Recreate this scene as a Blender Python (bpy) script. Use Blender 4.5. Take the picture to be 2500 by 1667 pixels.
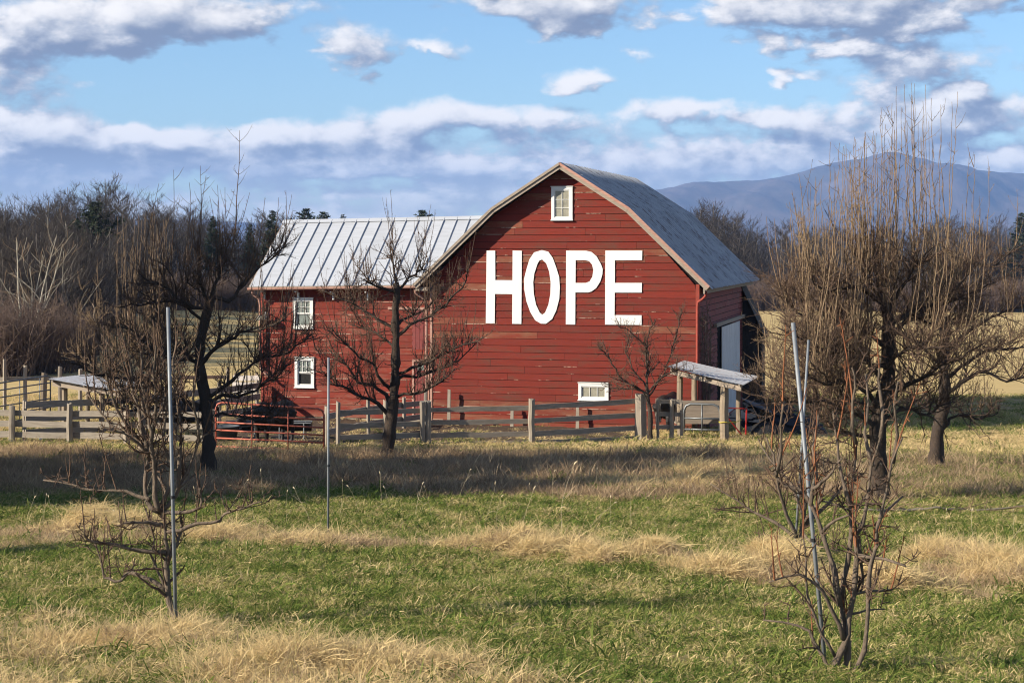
import bpy, bmesh, math, random
import numpy as np
from mathutils import Vector, Matrix, noise as mnoise

# ------------------------------------------------------------------ clear
for o in list(bpy.data.objects):
    bpy.data.objects.remove(o)
scene = bpy.context.scene
COL = scene.collection
R = math.radians

# ------------------------------------------------------------------ camera
F, CX, HY, CZ = 4300.0, 1250.0, 598.0, 6.3          # focal (photo px), principal column, horizon row, eye height
cam_d = bpy.data.cameras.new('camera')
cam_d.sensor_width = 36.0
cam_d.lens = 36.0 * F / 2500.0
cam_d.shift_y = (HY - 833.5) / 2500.0
cam_d.clip_start = 0.1
cam_d.clip_end = 40000
cam = bpy.data.objects.new('camera', cam_d)
cam.location = (0, 0, CZ)
cam.rotation_euler = (math.pi / 2, 0, 0)
COL.objects.link(cam)
scene.camera = cam

# ------------------------------------------------------------------ light
SUN_AZ, SUN_EL = 69.0, 26.0                         # azimuth: degrees left of straight behind the camera
sx, sy = -math.sin(R(SUN_AZ)), -math.cos(R(SUN_AZ))
SUNV = Vector((sx * math.cos(R(SUN_EL)), sy * math.cos(R(SUN_EL)), math.sin(R(SUN_EL))))
sun_d = bpy.data.lights.new('sun', 'SUN')
sun_d.energy = 5.0
sun_d.angle = R(0.55)
sun_d.color = (1.0, 0.90, 0.74)
sun = bpy.data.objects.new('sun', sun_d)
sun.rotation_euler = SUNV.to_track_quat('Z', 'Y').to_euler()
sun.location = (-30, -10, 40)
COL.objects.link(sun)

world = bpy.data.worlds.new('World')
scene.world = world
world.use_nodes = True


def build_world():
    nt = world.node_tree
    nt.nodes.clear()
    N, L = nt.nodes.new, nt.links.new

    def math_(op, a, b=None, c=None, clamp=False, tree=nt):
        n = tree.nodes.new('ShaderNodeMath')
        n.operation = op
        n.use_clamp = clamp
        for i, v in enumerate((a, b, c)):
            if v is None:
                continue
            if isinstance(v, (int, float)):
                n.inputs[i].default_value = v
            else:
                tree.links.new(v, n.inputs[i])
        return n.outputs[0]

    # ---- density group: (vector = (sin az, cos az, e)) -> density
    g = bpy.data.node_groups.new('cloud_density', 'ShaderNodeTree')
    g.interface.new_socket('Vector', in_out='INPUT', socket_type='NodeSocketVector')
    g.interface.new_socket('Density', in_out='OUTPUT', socket_type='NodeSocketFloat')
    gi, go = g.nodes.new('NodeGroupInput'), g.nodes.new('NodeGroupOutput')
    vec = gi.outputs[0]

    def gm(op, a, b=None, c=None, clamp=False):
        return math_(op, a, b, c, clamp, g)

    def noise(scale, zs, detail, rough, off=0.0, dist=0.0):
        m = g.nodes.new('ShaderNodeMapping')
        m.inputs['Scale'].default_value = (scale, scale, scale * zs)
        m.inputs['Location'].default_value = (off, off * .7, off * 1.3)
        g.links.new(vec, m.inputs['Vector'])
        n = g.nodes.new('ShaderNodeTexNoise')
        n.inputs['Scale'].default_value = 1.0
        n.inputs['Detail'].default_value = detail
        n.inputs['Roughness'].default_value = rough
        n.inputs['Distortion'].default_value = dist
        g.links.new(m.outputs[0], n.inputs['Vector'])
        return n.outputs['Fac']

    # billowing detail warps the large layout
    big = noise(9.0, 2.6, 3, 0.55, 3.1)
    fine = noise(23.0, 2.1, 5, 0.55, 7.7, 0.2)
    mid = noise(58.0, 1.5, 4, 0.55, 1.9, 0.15)
    sep = g.nodes.new('ShaderNodeSeparateXYZ')
    g.links.new(vec, sep.inputs[0])
    e = sep.outputs[2]
    az = gm('ARCTAN2', sep.outputs[0], sep.outputs[1])
    wob = gm('ADD', gm('MULTIPLY', gm('SUBTRACT', fine, 0.5), 0.034), gm('MULTIPLY', gm('SUBTRACT', big, 0.5), 0.030))
    ew = gm('ADD', e, wob)
    # coverage rows by elevation (they run all round the horizon)
    ramp = g.nodes.new('ShaderNodeValToRGB')
    g.links.new(gm('MULTIPLY', ew, 4.0), ramp.inputs[0])
    cr = ramp.color_ramp
    stops = [(0.0, .66), (.05, .74), (.10, .74), (.14, .80), (.19, .80), (.25, .62), (.33, .27), (.42, .20), (.50, .40),
             (.60, .46), (1.0, .44)]
    while len(cr.elements) < len(stops):
        cr.elements.new(0.5)
    for el, (p, v) in zip(cr.elements, stops):
        el.position = p
        el.color = (v, v, v, 1)
    dens = ramp.outputs[0]
    # single clouds and gaps (direction of centre, angular half-size, amount)
    blobs = [(360, 70, 380, 85, .62), (55, 190, 150, 130, .58), (835, 135, 150, 68, .62), (1000, 125, 80, 30, .42),
             (1290, 35, 220, 75, .55), (2010, 30, 420, 85, .55), (1330, 187, 120, 36, .58), (2200, 165, 280, 62, .6),
             (1790, 162, 100, 26, .44), (1030, 245, 140, 60, .42), (1555, 250, 140, 50, .40), (2150, 260, 320, 70, .40),
             (760, 290, 200, 60, .15), (500, 215, 320, 75, -.35), (1080, 190, 240, 45, -.3), (1610, 165, 170, 60, -.35),
             (950, 40, 110, 40, -.2), (1560, 60, 90, 60, -.25), (780, 420, 300, 22, -.25), (250, 205, 100, 90, -.1),
             (290, 205, 40, 18, .2), (1385, 85, 45, 26, .25), (250, 330, 300, 45, .2), (620, 300, 90, 30, .2), (1250, 262, 110, 34, .3), (1750, 255, 120, 30, .25), (160, 318, 150, 26, .25), (380, 305, 70, 18, .2)]
    for vx, vy, rx, ry, amp in blobs:
        k = 1.0629 / F
        ac, ec = math.atan((vx * 1.0629 - CX) / F), (HY - vy * 1.0629) / F
        da = gm('MULTIPLY', gm('SUBTRACT', az, ac), 1 / (rx * k))
        de = gm('MULTIPLY', gm('SUBTRACT', ew, ec), 1 / (ry * k))
        r2 = gm('ADD', gm('MULTIPLY', da, da), gm('MULTIPLY', de, de))
        f = gm('MULTIPLY', gm('POWER', gm('SUBTRACT', 1.0, gm('MULTIPLY', r2, 0.5), clamp=True), 2.0), amp)
        dens = gm('ADD', dens, f)
    d = gm('ADD', dens, gm('MULTIPLY', gm('SUBTRACT', big, 0.5), 0.75))
    d = gm('ADD', d, gm('MULTIPLY', gm('SUBTRACT', fine, 0.5), 1.35))
    d = gm('ADD', d, gm('MULTIPLY', gm('SUBTRACT', mid, 0.5), 0.58))
    g.links.new(d, go.inputs[0])

    # ---- main
    tc = N('ShaderNodeTexCoord')
    sp = N('ShaderNodeSeparateXYZ')
    L(tc.outputs['Generated'], sp.inputs[0])
    x, y, z = sp.outputs
    h = math_('SQRT', math_('ADD', math_('ADD', math_('MULTIPLY', x, x), math_('MULTIPLY', y, y)), 1e-4))
    e0 = math_('DIVIDE', z, h)
    e0 = math_('MINIMUM', e0, 6.0)
    cv = N('ShaderNodeCombineXYZ')
    L(math_('DIVIDE', x, h), cv.inputs[0])
    L(math_('DIVIDE', y, h), cv.inputs[1])
    L(e0, cv.inputs[2])

    def density(v):
        n = N('ShaderNodeGroup')
        n.node_tree = g
        L(v, n.inputs[0])
        return n.outputs[0]
    d0 = density(cv.outputs[0])
    sh = N('ShaderNodeVectorMath')
    sh.operation = 'ADD'
    L(cv.outputs[0], sh.inputs[0])
    sh.inputs[1].default_value = (-0.008, 0.0, 0.0085)
    d1 = density(sh.outputs[0])
    alpha = N('ShaderNodeMapRange')
    alpha.interpolation_type = 'SMOOTHSTEP'
    alpha.inputs['From Min'].default_value = 0.40
    alpha.inputs['From Max'].default_value = 0.74
    L(d0, alpha.inputs[0])
    lit = N('ShaderNodeMapRange')
    lit.interpolation_type = 'SMOOTHSTEP'
    lit.inputs['From Min'].default_value = -0.24
    lit.inputs['From Max'].default_value = 0.38
    thick = math_('MULTIPLY', math_('SUBTRACT', d0, 0.80, clamp=True), -0.46)
    L(math_('ADD', math_('SUBTRACT', d0, d1), thick), lit.inputs[0])
    ccol = N('ShaderNodeValToRGB')
    L(lit.outputs[0], ccol.inputs[0])
    cre = ccol.color_ramp
    cre.elements.new(.5)
    for el, (p, c) in zip(cre.elements, ((0.0, (.120, .142, .198)), (.44, (.310, .318, .346)), (1.0, (.61, .58, .55)))):
        el.position = p
        el.color = (*c, 1)

    sky = N('ShaderNodeTexSky')
    sky.sky_type = 'NISHITA'
    sky.sun_disc = False
    sky.sun_elevation = R(SUN_EL)
    sky.sun_rotation = math.atan2(SUNV.x, SUNV.y)
    sky.altitude = 100
    sky.air_density = 1.0
    sky.dust_density = 0.3
    sky.ozone_density = 2.0
    bg = N('ShaderNodeBackground')
    bg.inputs['Strength'].default_value = 0.074
    tint = N('ShaderNodeMix')
    tint.data_type = 'RGBA'
    tint.blend_type = 'MULTIPLY'
    tint.inputs[0].default_value = 1.0
    L(sky.outputs[0], tint.inputs[6])
    tint.inputs[7].default_value = (0.80, 0.97, 1.16, 1)
    L(tint.outputs[2], bg.inputs['Color'])
    bgc = N('ShaderNodeBackground')
    bgc.inputs['Strength'].default_value = 1.0
    hzm = N('ShaderNodeMapRange')
    for i_, q_ in zip((1, 2, 3, 4), (0.0, .055, .75, 0.0)):
        hzm.inputs[i_].default_value = q_
    L(e0, hzm.inputs[0])
    pale = N('ShaderNodeMix')
    pale.data_type = 'RGBA'
    L(hzm.outputs[0], pale.inputs[0])
    L(ccol.outputs[0], pale.inputs[6])
    pale.inputs[7].default_value = (.40, .405, .42, 1)
    L(pale.outputs[2], bgc.inputs['Color'])
    mix = N('ShaderNodeMixShader')
    # clouds dissolve in the haze at the very horizon and below it
    fade = N('ShaderNodeMapRange')
    fade.inputs['From Min'].default_value = -0.005
    fade.inputs['From Max'].default_value = 0.05
    fade.inputs['To Min'].default_value = 0.75
    L(e0, fade.inputs[0])
    L(math_('MULTIPLY', alpha.outputs[0], math_('MULTIPLY', fade.outputs[0], 0.95)), mix.inputs[0])
    L(bg.outputs[0], mix.inputs[1])
    L(bgc.outputs[0], mix.inputs[2])
    out = N('ShaderNodeOutputWorld')
    L(mix.outputs[0], out.inputs['Surface'])


build_world()
world.cycles.sampling_method = 'MANUAL'
world.cycles.sample_map_resolution = 256
scene.view_settings.view_transform = 'Standard'
scene.view_settings.look = 'None'
scene.view_settings.exposure = 0.95
scene.view_settings.gamma = 1.0
scene.view_settings.use_curve_mapping = False
scene.cycles.max_bounces = 5
scene.cycles.diffuse_bounces = 2
scene.cycles.glossy_bounces = 2
scene.cycles.transparent_max_bounces = 6
scene.cycles.volume_bounces = 0
scene.cycles.use_denoising = True
scene.cycles.filter_width = 1.1
scene.cycles.sample_clamp_indirect = 6

# ------------------------------------------------------------------ helpers
rng = np.random.default_rng(11)
random.seed(5)


def tag(o, label=None, cat=None, group=None, kind=None):
    for k, v in (('label', label), ('category', cat), ('group', group), ('kind', kind)):
        if v:
            o[k] = v
    return o


class MB:
    """collects geometry for ONE mesh object"""

    def __init__(self):
        self.v, self.f, self.n = [], [], 0

    def add(self, verts, faces):
        verts = np.asarray(verts, float)
        self.v.append(verts)
        b = self.n
        self.f.extend([tuple(i + b for i in f) for f in faces])
        self.n += len(verts)
        return self

    def box(self, x0, x1, y0, y1, z0, z1):
        v = [(x0, y0, z0), (x1, y0, z0), (x1, y1, z0), (x0, y1, z0), (x0, y0, z1), (x1, y0, z1), (x1, y1, z1), (x0, y1, z1)]
        return self.add(v, BOXF)

    def hexa(self, v):
        return self.add(v, BOXF)

    def bar(self, a, b, w, h, up=(0, 0, 1)):
        """rectangular bar from a to b, w across, h along up"""
        a, b, up = np.array(a, float), np.array(b, float), np.array(up, float)
        t = (b - a) / np.linalg.norm(b - a)
        s = np.cross(t, up)
        s /= np.linalg.norm(s)
        u = np.cross(s, t)
        s, u = s * w / 2, u * h / 2
        return self.add([a - s - u, a + s - u, b + s - u, b - s - u, a - s + u, a + s + u, b + s + u, b - s + u], BOXF)

    def prism(self, poly, y0, y1):
        """polygon in the x-z plane (ccw seen from -y) pushed from y0 to y1"""
        n = len(poly)
        v = [(p[0], y0, p[1]) for p in poly] + [(p[0], y1, p[1]) for p in poly]
        f = [tuple(range(n)), tuple(range(2 * n - 1, n - 1, -1))]
        for i in range(n):
            j = (i + 1) % n
            f.append((j, i, i + n, j + n))
        return self.add(v, f)

    def tube(self, pts, rad, sides=6, cap=True):
        p = np.asarray(pts, float)
        m = len(p)
        r = np.broadcast_to(np.asarray(rad, float), (m,))
        t = np.empty_like(p)
        t[1:-1] = p[2:] - p[:-2]
        t[0], t[-1] = p[1] - p[0], p[-1] - p[-2]
        t /= np.maximum(np.linalg.norm(t, axis=1, keepdims=True), 1e-9)
        ref = np.eye(3)[np.argmin(np.abs(t).mean(0))]
        a = np.cross(t, ref)
        a /= np.maximum(np.linalg.norm(a, axis=1, keepdims=True), 1e-9)
        b = np.cross(t, a)
        ang = np.arange(sides) * 2 * math.pi / sides
        v = p[:, None] + r[:, None, None] * (np.cos(ang)[None, :, None] * a[:, None] + np.sin(ang)[None, :, None] * b[:, None])
        bs = self.n
        self.v.append(v.reshape(-1, 3))
        self.n += m * sides
        for i in range(m - 1):
            o = bs + i * sides
            for k in range(sides):
                k2 = (k + 1) % sides
                self.f.append((o + k, o + k2, o + sides + k2, o + sides + k))
        if cap:
            self.f.append(tuple(bs + k for k in range(sides - 1, -1, -1)))
            self.f.append(tuple(bs + (m - 1) * sides + k for k in range(sides)))
        return self

    def mesh(self, name, smooth=False):
        me = bpy.data.meshes.new(name)
        v = np.concatenate(self.v) if self.v else np.zeros((0, 3))
        me.from_pydata(v.tolist(), [], self.f)
        if smooth:
            me.polygons.foreach_set('use_smooth', np.ones(len(me.polygons), bool))
        me.update()
        return me


BOXF = [(0, 3, 2, 1), (4, 5, 6, 7), (0, 1, 5, 4), (1, 2, 6, 5), (2, 3, 7, 6), (3, 0, 4, 7)]


def obj(name, mb, mat, parent=None, loc=None, smooth=False):
    me = mb.mesh(name, smooth) if isinstance(mb, MB) else mb
    o = bpy.data.objects.new(name, me)
    if mat is not None and not me.materials:
        me.materials.append(mat)
    COL.objects.link(o)
    if parent is not None:
        o.parent = parent
    if loc is not None:
        o.location = loc
    return o


def empty(name, loc=(0, 0, 0), rz=0.0, label=None, cat=None, group=None):
    o = bpy.data.objects.new(name, None)
    o.location = loc
    o.rotation_euler = (0, 0, rz)
    COL.objects.link(o)
    return tag(o, label, cat, group)


def copy_tree(o, parent=None):
    c = o.copy()
    COL.objects.link(c)
    if parent is not None:
        c.parent = parent
    for ch in o.children:
        copy_tree(ch, c)
    return c


# ---- photo pixel -> world
def at(px, py, y):
    return np.array([(px - CX) / F * y, y, CZ + (HY - py) / F * y])


PY = [-400, -60, 0, 15, 22, 26, 33, 45, 52, 56, 60, 66, 90, 170, 300, 600, 2000, 12000]
PZ = [9, 6.2, 4.4, 3.02, 2.4, 1.98, 1.48, .8, .43, .30, .15, -.1, -1, -3, -5.5, -8, -10, -10]
_hz = np.linspace(-400, 12000, 124001)
_hv = np.interp(_hz, PY, PZ)
_k = np.hanning(41)
_hv[20:-20] = np.convolve(_hv, _k / _k.sum(), 'valid')

# straw / dry-grass mounds: photo px centre of the foot, half-size in px, height in metres
MOUNDS = [(215, 1310, 130, 34, .22), (235, 1290, 36, 40, .34), (330, 1300, 80, 30, .25), (560, 1325, 120, 30, .20), (760, 1345, 120, 34, .18),
          (1180, 1365, 90, 30, .22), (1330, 1375, 150, 48, .34), (1450, 1390, 70, 36, .28), (1590, 1385, 75, 50, .36), (1750, 1420, 130, 42, .24),
          (1905, 1400, 70, 60, .36), (2160, 1440, 110, 36, .26), (2320, 1390, 130, 60, .34), (2460, 1420, 110, 70, .36),
          (430, 1585, 180, 60, .14), (760, 1640, 260, 60, .16), (1050, 1650, 170, 40, .10), (150, 1600, 160, 60, .08),
          (1870, 1180, 150, 40, .30), (1600, 1195, 200, 30, .15), (1700, 1160, 120, 30, .22)]


def ground_z(x, y):
    x, y = np.asarray(x, float), np.asarray(y, float)
    z = np.interp(y, _hz, _hv)
    # gentle side slopes
    near = np.clip((70 - y) / 20, 0, 1) * np.clip(y / 30, 0, 1)
    z = z + near * np.clip(-x / 12, -1, 1) * .06
    w = np.clip((y - 56) / 5, 0, 1) * np.clip((75 - y) / 8, 0, 1)
    z = z + w * np.clip(-x / 8, -1.2, 1.0) * .17
    far = np.clip((y - 90) / 200, 0, 1)
    z = z + far * (np.sin(x * .011 + 1.3) * 1.2 + np.sin(y * .013 + x * .004) * 1.0)
    # left wooded hillside
    z = z + np.clip((y - 115) / 90, 0, 1) * np.clip((-x - 12) / 40, 0, 1) * 3.5 * np.clip((600 - y) / 200, 0, 1)
    amp = np.clip((60 - y) / 15, .35, 1)
    z = z + amp * (.035 * np.sin(x * 2.1 + .8 * np.sin(y * 1.3)) * np.sin(y * 1.7 + x * .6) + .02 * np.sin(x * 5.3 + y * 2) * np.sin(y * 4.7 - x))
    return z


def project(x, y, z):
    return CX + x / y * F, HY - (z - CZ) / y * F


def ground_hit(px, py):
    lo, hi = 5.0, 900.0
    for _ in range(50):
        m = (lo + hi) / 2
        p = at(px, py, m)
        if p[2] > ground_z(p[0], m):
            lo = m
        else:
            hi = m
    p = at(px, py, lo)
    return np.array([p[0], p[1], float(ground_z(p[0], p[1]))])


def on_ground(px, y):
    x = (px - CX) / F * y
    return np.array([x, y, float(ground_z(x, y))])


_mc = [(ground_hit(m[0], m[1]), m) for m in MOUNDS]


def wob_(x, y, s, seed):
    return (np.sin(x * s + seed) * np.cos(y * s * 1.13 + seed * 2.1) + .6 * np.sin(x * s * 2.3 + y * s * 1.7 + seed * 3.3)
            + .4 * np.sin(x * s * 4.9 - y * s * 4.1 + seed)) / 2.0


def mound(x, y):
    """straw mask and extra height"""
    s = np.zeros_like(x)
    hgt = np.zeros_like(x)
    for c, m in _mc:
        rx = m[2] / F * c[1]
        ry = max(.35, m[3] / F * c[1] / ((CZ - c[2]) / c[1]) * .6)
        xj, yj = x + .22 * wob_(x, y, 2.3, 1.0) * rx, y + .30 * wob_(x, y, 2.9, 5.0) * ry
        q = np.exp(-((xj - c[0]) / rx) ** 2 - ((yj - c[1]) / ry) ** 2)
        s = np.maximum(s, q)
        hgt = hgt + q * m[4] * (.7 + .4 * wob_(x, y, 6.5, 3.0))
    return s, np.minimum(hgt, .4)


# ------------------------------------------------------------------ materials
def mat_new(name):
    m = bpy.data.materials.new(name)
    m.use_nodes = True
    nt = m.node_tree
    b = nt.nodes['Principled BSDF']
    b.inputs['Roughness'].default_value = .85
    b.inputs['Specular IOR Level'].default_value = .25
    return m, nt, b


def nd(nt, typ, **kw):
    n = nt.nodes.new(typ)
    for k, v in kw.items():
        if k in n.bl_rna.properties:
            setattr(n, k, v)
        else:
            n.inputs[k].default_value = v
    return n


def mixc(nt, fac, a, b, mode='MIX'):
    n = nt.nodes.new('ShaderNodeMix')
    n.data_type = 'RGBA'
    n.blend_type = mode
    for i, v in ((0, fac), (6, a), (7, b)):
        if isinstance(v, (int, float)):
            n.inputs[i].default_value = v
        elif isinstance(v, tuple):
            n.inputs[i].default_value = (*v, 1) if len(v) == 3 else v
        else:
            nt.links.new(v, n.inputs[i])
    return n.outputs[2]


def mapr(nt, v, a, b, c=0.0, d=1.0):
    n = nt.nodes.new('ShaderNodeMapRange')
    nt.links.new(v, n.inputs[0])
    for i, q in zip((1, 2, 3, 4), (a, b, c, d)):
        n.inputs[i].default_value = q
    return n.outputs[0]


def mth(nt, op, a, b=None, clamp=False):
    n = nt.nodes.new('ShaderNodeMath')
    n.operation = op
    n.use_clamp = clamp
    for i, v in enumerate((a, b)):
        if v is None:
            continue
        if isinstance(v, (int, float)):
            n.inputs[i].default_value = v
        else:
            nt.links.new(v, n.inputs[i])
    return n.outputs[0]


def ntex(nt, vec, scale, sc3=(1, 1, 1), detail=5, rough=.6, rnd=None, dist=0.0):
    mp = nt.nodes.new('ShaderNodeMapping')
    mp.inputs['Scale'].default_value = sc3
    nt.links.new(vec, mp.inputs['Vector'])
    if rnd is not None:
        cb = nt.nodes.new('ShaderNodeCombineXYZ')
        for i, k in enumerate((37.0, 91.0, 53.0)):
            nt.links.new(mth(nt, 'MULTIPLY', rnd, k), cb.inputs[i])
        nt.links.new(cb.outputs[0], mp.inputs['Location'])
    n = nt.nodes.new('ShaderNodeTexNoise')
    n.inputs['Scale'].default_value = scale
    n.inputs['Detail'].default_value = detail
    n.inputs['Roughness'].default_value = rough
    n.inputs['Distortion'].default_value = dist
    nt.links.new(mp.outputs[0], n.inputs['Vector'])
    return n.outputs['Fac']


def bump(nt, b, h, strength=.3, dist=.01):
    n = nt.nodes.new('ShaderNodeBump')
    n.inputs['Strength'].default_value = strength
    n.inputs['Distance'].default_value = dist
    nt.links.new(h, n.inputs['Height'])
    nt.links.new(n.outputs[0], b.inputs['Normal'])


def red_siding(name, red, worn, wear=.5, edge=.5, along=(1, 1, 1), zscale=1.0):
    """painted boards: every board differs, paint worn off in streaks along the grain, bare wood at the lower edges"""
    m, nt, b = mat_new(name)
    tc = nt.nodes.new('ShaderNodeTexCoord').outputs['Object']
    oi = nt.nodes.new('ShaderNodeObjectInfo').outputs['Random']
    grain = ntex(nt, tc, 9, (along[0] * .35, along[1] * .35, 6), 8, .65, oi)
    patch = ntex(nt, tc, 1.6, (.55 * along[0], .55 * along[1], 2.2), 6, .62, oi)
    fine = ntex(nt, tc, 60, (.25 * along[0], .25 * along[1], 2), 4, .6, oi)
    c1 = mixc(nt, mapr(nt, grain, .3, .72), red, tuple(c * .62 for c in red))
    c1 = mixc(nt, mapr(nt, oi, 0, 1, 0, .50), c1, (red[0] * .50, red[1] * .62, red[2] * .75))
    c1 = mixc(nt, mapr(nt, fine, .45, .8, 0, .35), c1, (red[0] * .4, red[1] * .5, red[2] * .5))
    w = mth(nt, 'MULTIPLY', mapr(nt, patch, .66 - wear * .22, .76 - wear * .14), mapr(nt, grain, .34, .6))
    c2 = mixc(nt, mth(nt, 'MULTIPLY', w, .72), c1, worn)
    # bare pale wood along the lower edge of some boards
    sep = nt.nodes.new('ShaderNodeSeparateXYZ')
    nt.links.new(tc, sep.inputs[0])
    ed = mapr(nt, sep.outputs[2], .004, .032 * zscale, 1, 0)
    en = ntex(nt, tc, 2.0, (.5 * along[0], .5 * along[1], .5), 5, .7, oi)
    pe = mth(nt, 'MULTIPLY', ed, mapr(nt, en, .66 - edge * .2, .72 - edge * .2))
    c3 = mixc(nt, mth(nt, 'MULTIPLY', pe, .8), c2, (.50, .36, .27))
    # knots and flakes
    spots = ntex(nt, tc, 14, (.5 * along[0], .5 * along[1], 1.2), 3, .5, oi)
    c4 = mixc(nt, mapr(nt, spots, .73, .79, 0, .6), c3, (.07, .02, .015))
    nt.links.new(c4, b.inputs['Base Color'])
    bump(nt, b, mth(nt, 'ADD', grain, mth(nt, 'MULTIPLY', patch, .6)), .35, .006)
    b.inputs['Roughness'].default_value = .8
    return m


def wood_mat(name, a, bcol, scale=1.0, axis=0, dark=.35):
    m, nt, b = mat_new(name)
    tc = nt.nodes.new('ShaderNodeTexCoord').outputs['Object']
    oi = nt.nodes.new('ShaderNodeObjectInfo').outputs['Random']
    s = [3.5, 3.5, 3.5]
    s[axis] = .22
    g1 = ntex(nt, tc, 7 * scale, tuple(s), 7, .65, oi)
    p = ntex(nt, tc, 2.2 * scale, (1, 1, 1), 4, .6, oi)
    c = mixc(nt, mapr(nt, g1, .3, .72), a, bcol)
    c = mixc(nt, mapr(nt, p, .5, .8, 0, .5), c, tuple(q * dark for q in a))
    c = mixc(nt, mapr(nt, oi, 0, 1, 0, .35), c, tuple(q * .6 for q in a))
    nt.links.new(c, b.inputs['Base Color'])
    bump(nt, b, g1, .5, .008)
    return m


def simple(name, col, rough=.6, metal=0.0, var=.25, scale=4.0, bumps=0.0):
    m, nt, b = mat_new(name)
    tc = nt.nodes.new('ShaderNodeTexCoord').outputs['Object']
    oi = nt.nodes.new('ShaderNodeObjectInfo').outputs['Random']
    n = ntex(nt, tc, scale, (1, 1, 1), 6, .65, oi)
    c = mixc(nt, mapr(nt, n, .3, .75), col, tuple(q * (1 - var) for q in col))
    nt.links.new(c, b.inputs['Base Color'])
    b.inputs['Roughness'].default_value = rough
    b.inputs['Metallic'].default_value = metal
    if bumps:
        bump(nt, b, n, bumps, .01)
    return m


M = {}
M['red'] = red_siding('red_paint_boards', (.205, .024, .013), (.085, .042, .026), .85, .34)
M['red_wing'] = red_siding('red_paint_boards_wing', (.230, .032, .018), (.22, .12, .08), .80, .70)
M['red_low'] = red_siding('red_paint_boards_weathered', (.21, .034, .018), (.20, .11, .062), 1.25, .7)
M['red_side'] = red_siding('red_paint_side_wall', (.26, .060, .052), (.17, .085, .075), .6, .2, (1, 1, 1))
M['red_trim'] = simple('red_trim_paint', (.29, .055, .036), .7, 0, .4, 6, .2)
M['dark_inside'] = simple('dark_interior', (.012, .010, .009), .95, 0, .2)  # near-black colour stands for the unlit inside of the buildings
M['white'] = simple('white_paint', (.70, .69, .66), .55, 0, .10, 5)
M['letter_white'] = simple('letter_white_paint', (.70, .69, .67), .5, 0, .06, 3)
M['trim_wood'] = wood_mat('weathered_trim', (.36, .30, .24), (.24, .19, .15), 1.4)
M['trim_pink'] = wood_mat('flaking_red_trim', (.46, .30, .24), (.34, .13, .09), 1.4)
M['fence'] = wood_mat('silvery_fence_wood', (.36, .315, .26), (.17, .14, .11), 1.6, 0, .3)
M['fence_post'] = wood_mat('silvery_post_wood', (.36, .31, .25), (.18, .145, .11), 1.6, 2, .35)
M['log'] = wood_mat('barked_log', (.33, .265, .19), (.17, .125, .09), 1.8, 2, .35)
M['shade_boards'] = wood_mat('shade_black_boards', (.045, .038, .034), (.022, .019, .018), 1.4, 2)  # near-black: the shade over the lean-to is painted into the boards
M['mortar'] = simple('foundation_stone', (.34, .29, .22), .9, 0, .35, 6, .5)
M['galv'] = simple('galvanised_pipe', (.22, .235, .25), .6, .4, .3, 12)
M['gate_red'] = simple('red_gate_tube', (.42, .115, .075), .5, .1, .3, 9)
M['gate_grey'] = simple('grey_gate_tube', (.16, .17, .18), .45, .5, .35, 9)
M['black_rubber'] = simple('black_rubber', (.022, .022, .024), .6, 0, .4, 8)
M['cow'] = simple('black_hide', (.018, .015, .014), .55, 0, .45, 9, .2)
M['blue'] = simple('blue_plastic', (.05, .20, .55), .5)
M['yellow_rope'] = simple('yellow_rope', (.65, .52, .05), .7)
M['red_steel'] = simple('red_steel', (.42, .03, .025), .5, .2)


def metal_roof(name, base, rust, rustiness, rough, streak=(1, 1, 1), metal=.6, dirt=(.10, .10, .11), dirtiness=.5):
    m, nt, b = mat_new(name)
    tc = nt.nodes.new('ShaderNodeTexCoord').outputs['Object']
    oi = nt.nodes.new('ShaderNodeObjectInfo').outputs['Random']
    n1 = ntex(nt, tc, 1.2, streak, 7, .65, oi)
    n2 = ntex(nt, tc, 6, streak, 6, .7, oi)
    c = mixc(nt, mapr(nt, n1, .3, .7), base, tuple(q * .72 for q in base))
    c = mixc(nt, mapr(nt, oi, 0, 1, 0, .42), c, tuple(q * .62 for q in base))
    c = mixc(nt, mth(nt, 'MULTIPLY', mapr(nt, n2, .50, .72), dirtiness), c, dirt)
    c = mixc(nt, mth(nt, 'MULTIPLY', mapr(nt, n2, .56, .66), rustiness), c, rust)
    nt.links.new(c, b.inputs['Base Color'])
    nt.links.new(mapr(nt, n1, .2, .8, rough - .1, rough + .2), b.inputs['Roughness'])
    b.inputs['Metallic'].default_value = metal
    bump(nt, b, n1, .12, .02)
    return m


M['roof_wing'] = metal_roof('pale_painted_roof', (.50, .52, .555), (.3, .2, .15), .05, .5, (.6, 5, 5), .2, (.42, .44, .47), .3)
M['roof_main'] = metal_roof('grey_ribbed_roof', (.42, .44, .475), (.20, .09, .05), .25, .5, (.35, 2.6, .35), .15, (.085, .09, .105), .9)
M['roof_shed'] = metal_roof('rusty_shed_roof', (.40, .415, .44), (.28, .11, .05), .9, .5, (.5, 7, 7), .15, (.10, .10, .11), .85)
M['door_metal'] = metal_roof('white_metal_door', (.62, .63, .65), (.3, .14, .07), .25, .5, (6, 6, .5), .2, (.30, .30, .31), .4)


def glass_mat(name, col, rough, var=.5):
    m, nt, b = mat_new(name)
    tc = nt.nodes.new('ShaderNodeTexCoord').outputs['Object']
    n = ntex(nt, tc, 5, (1, 1, 1), 6, .7)
    c = mixc(nt, mapr(nt, n, .3, .7), col, tuple(q * (1 - var) for q in col))
    nt.links.new(c, b.inputs['Base Color'])
    nt.links.new(mapr(nt, n, .3, .7, rough, rough + .25), b.inputs['Roughness'])
    b.inputs['Specular IOR Level'].default_value = .6
    return m


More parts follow.
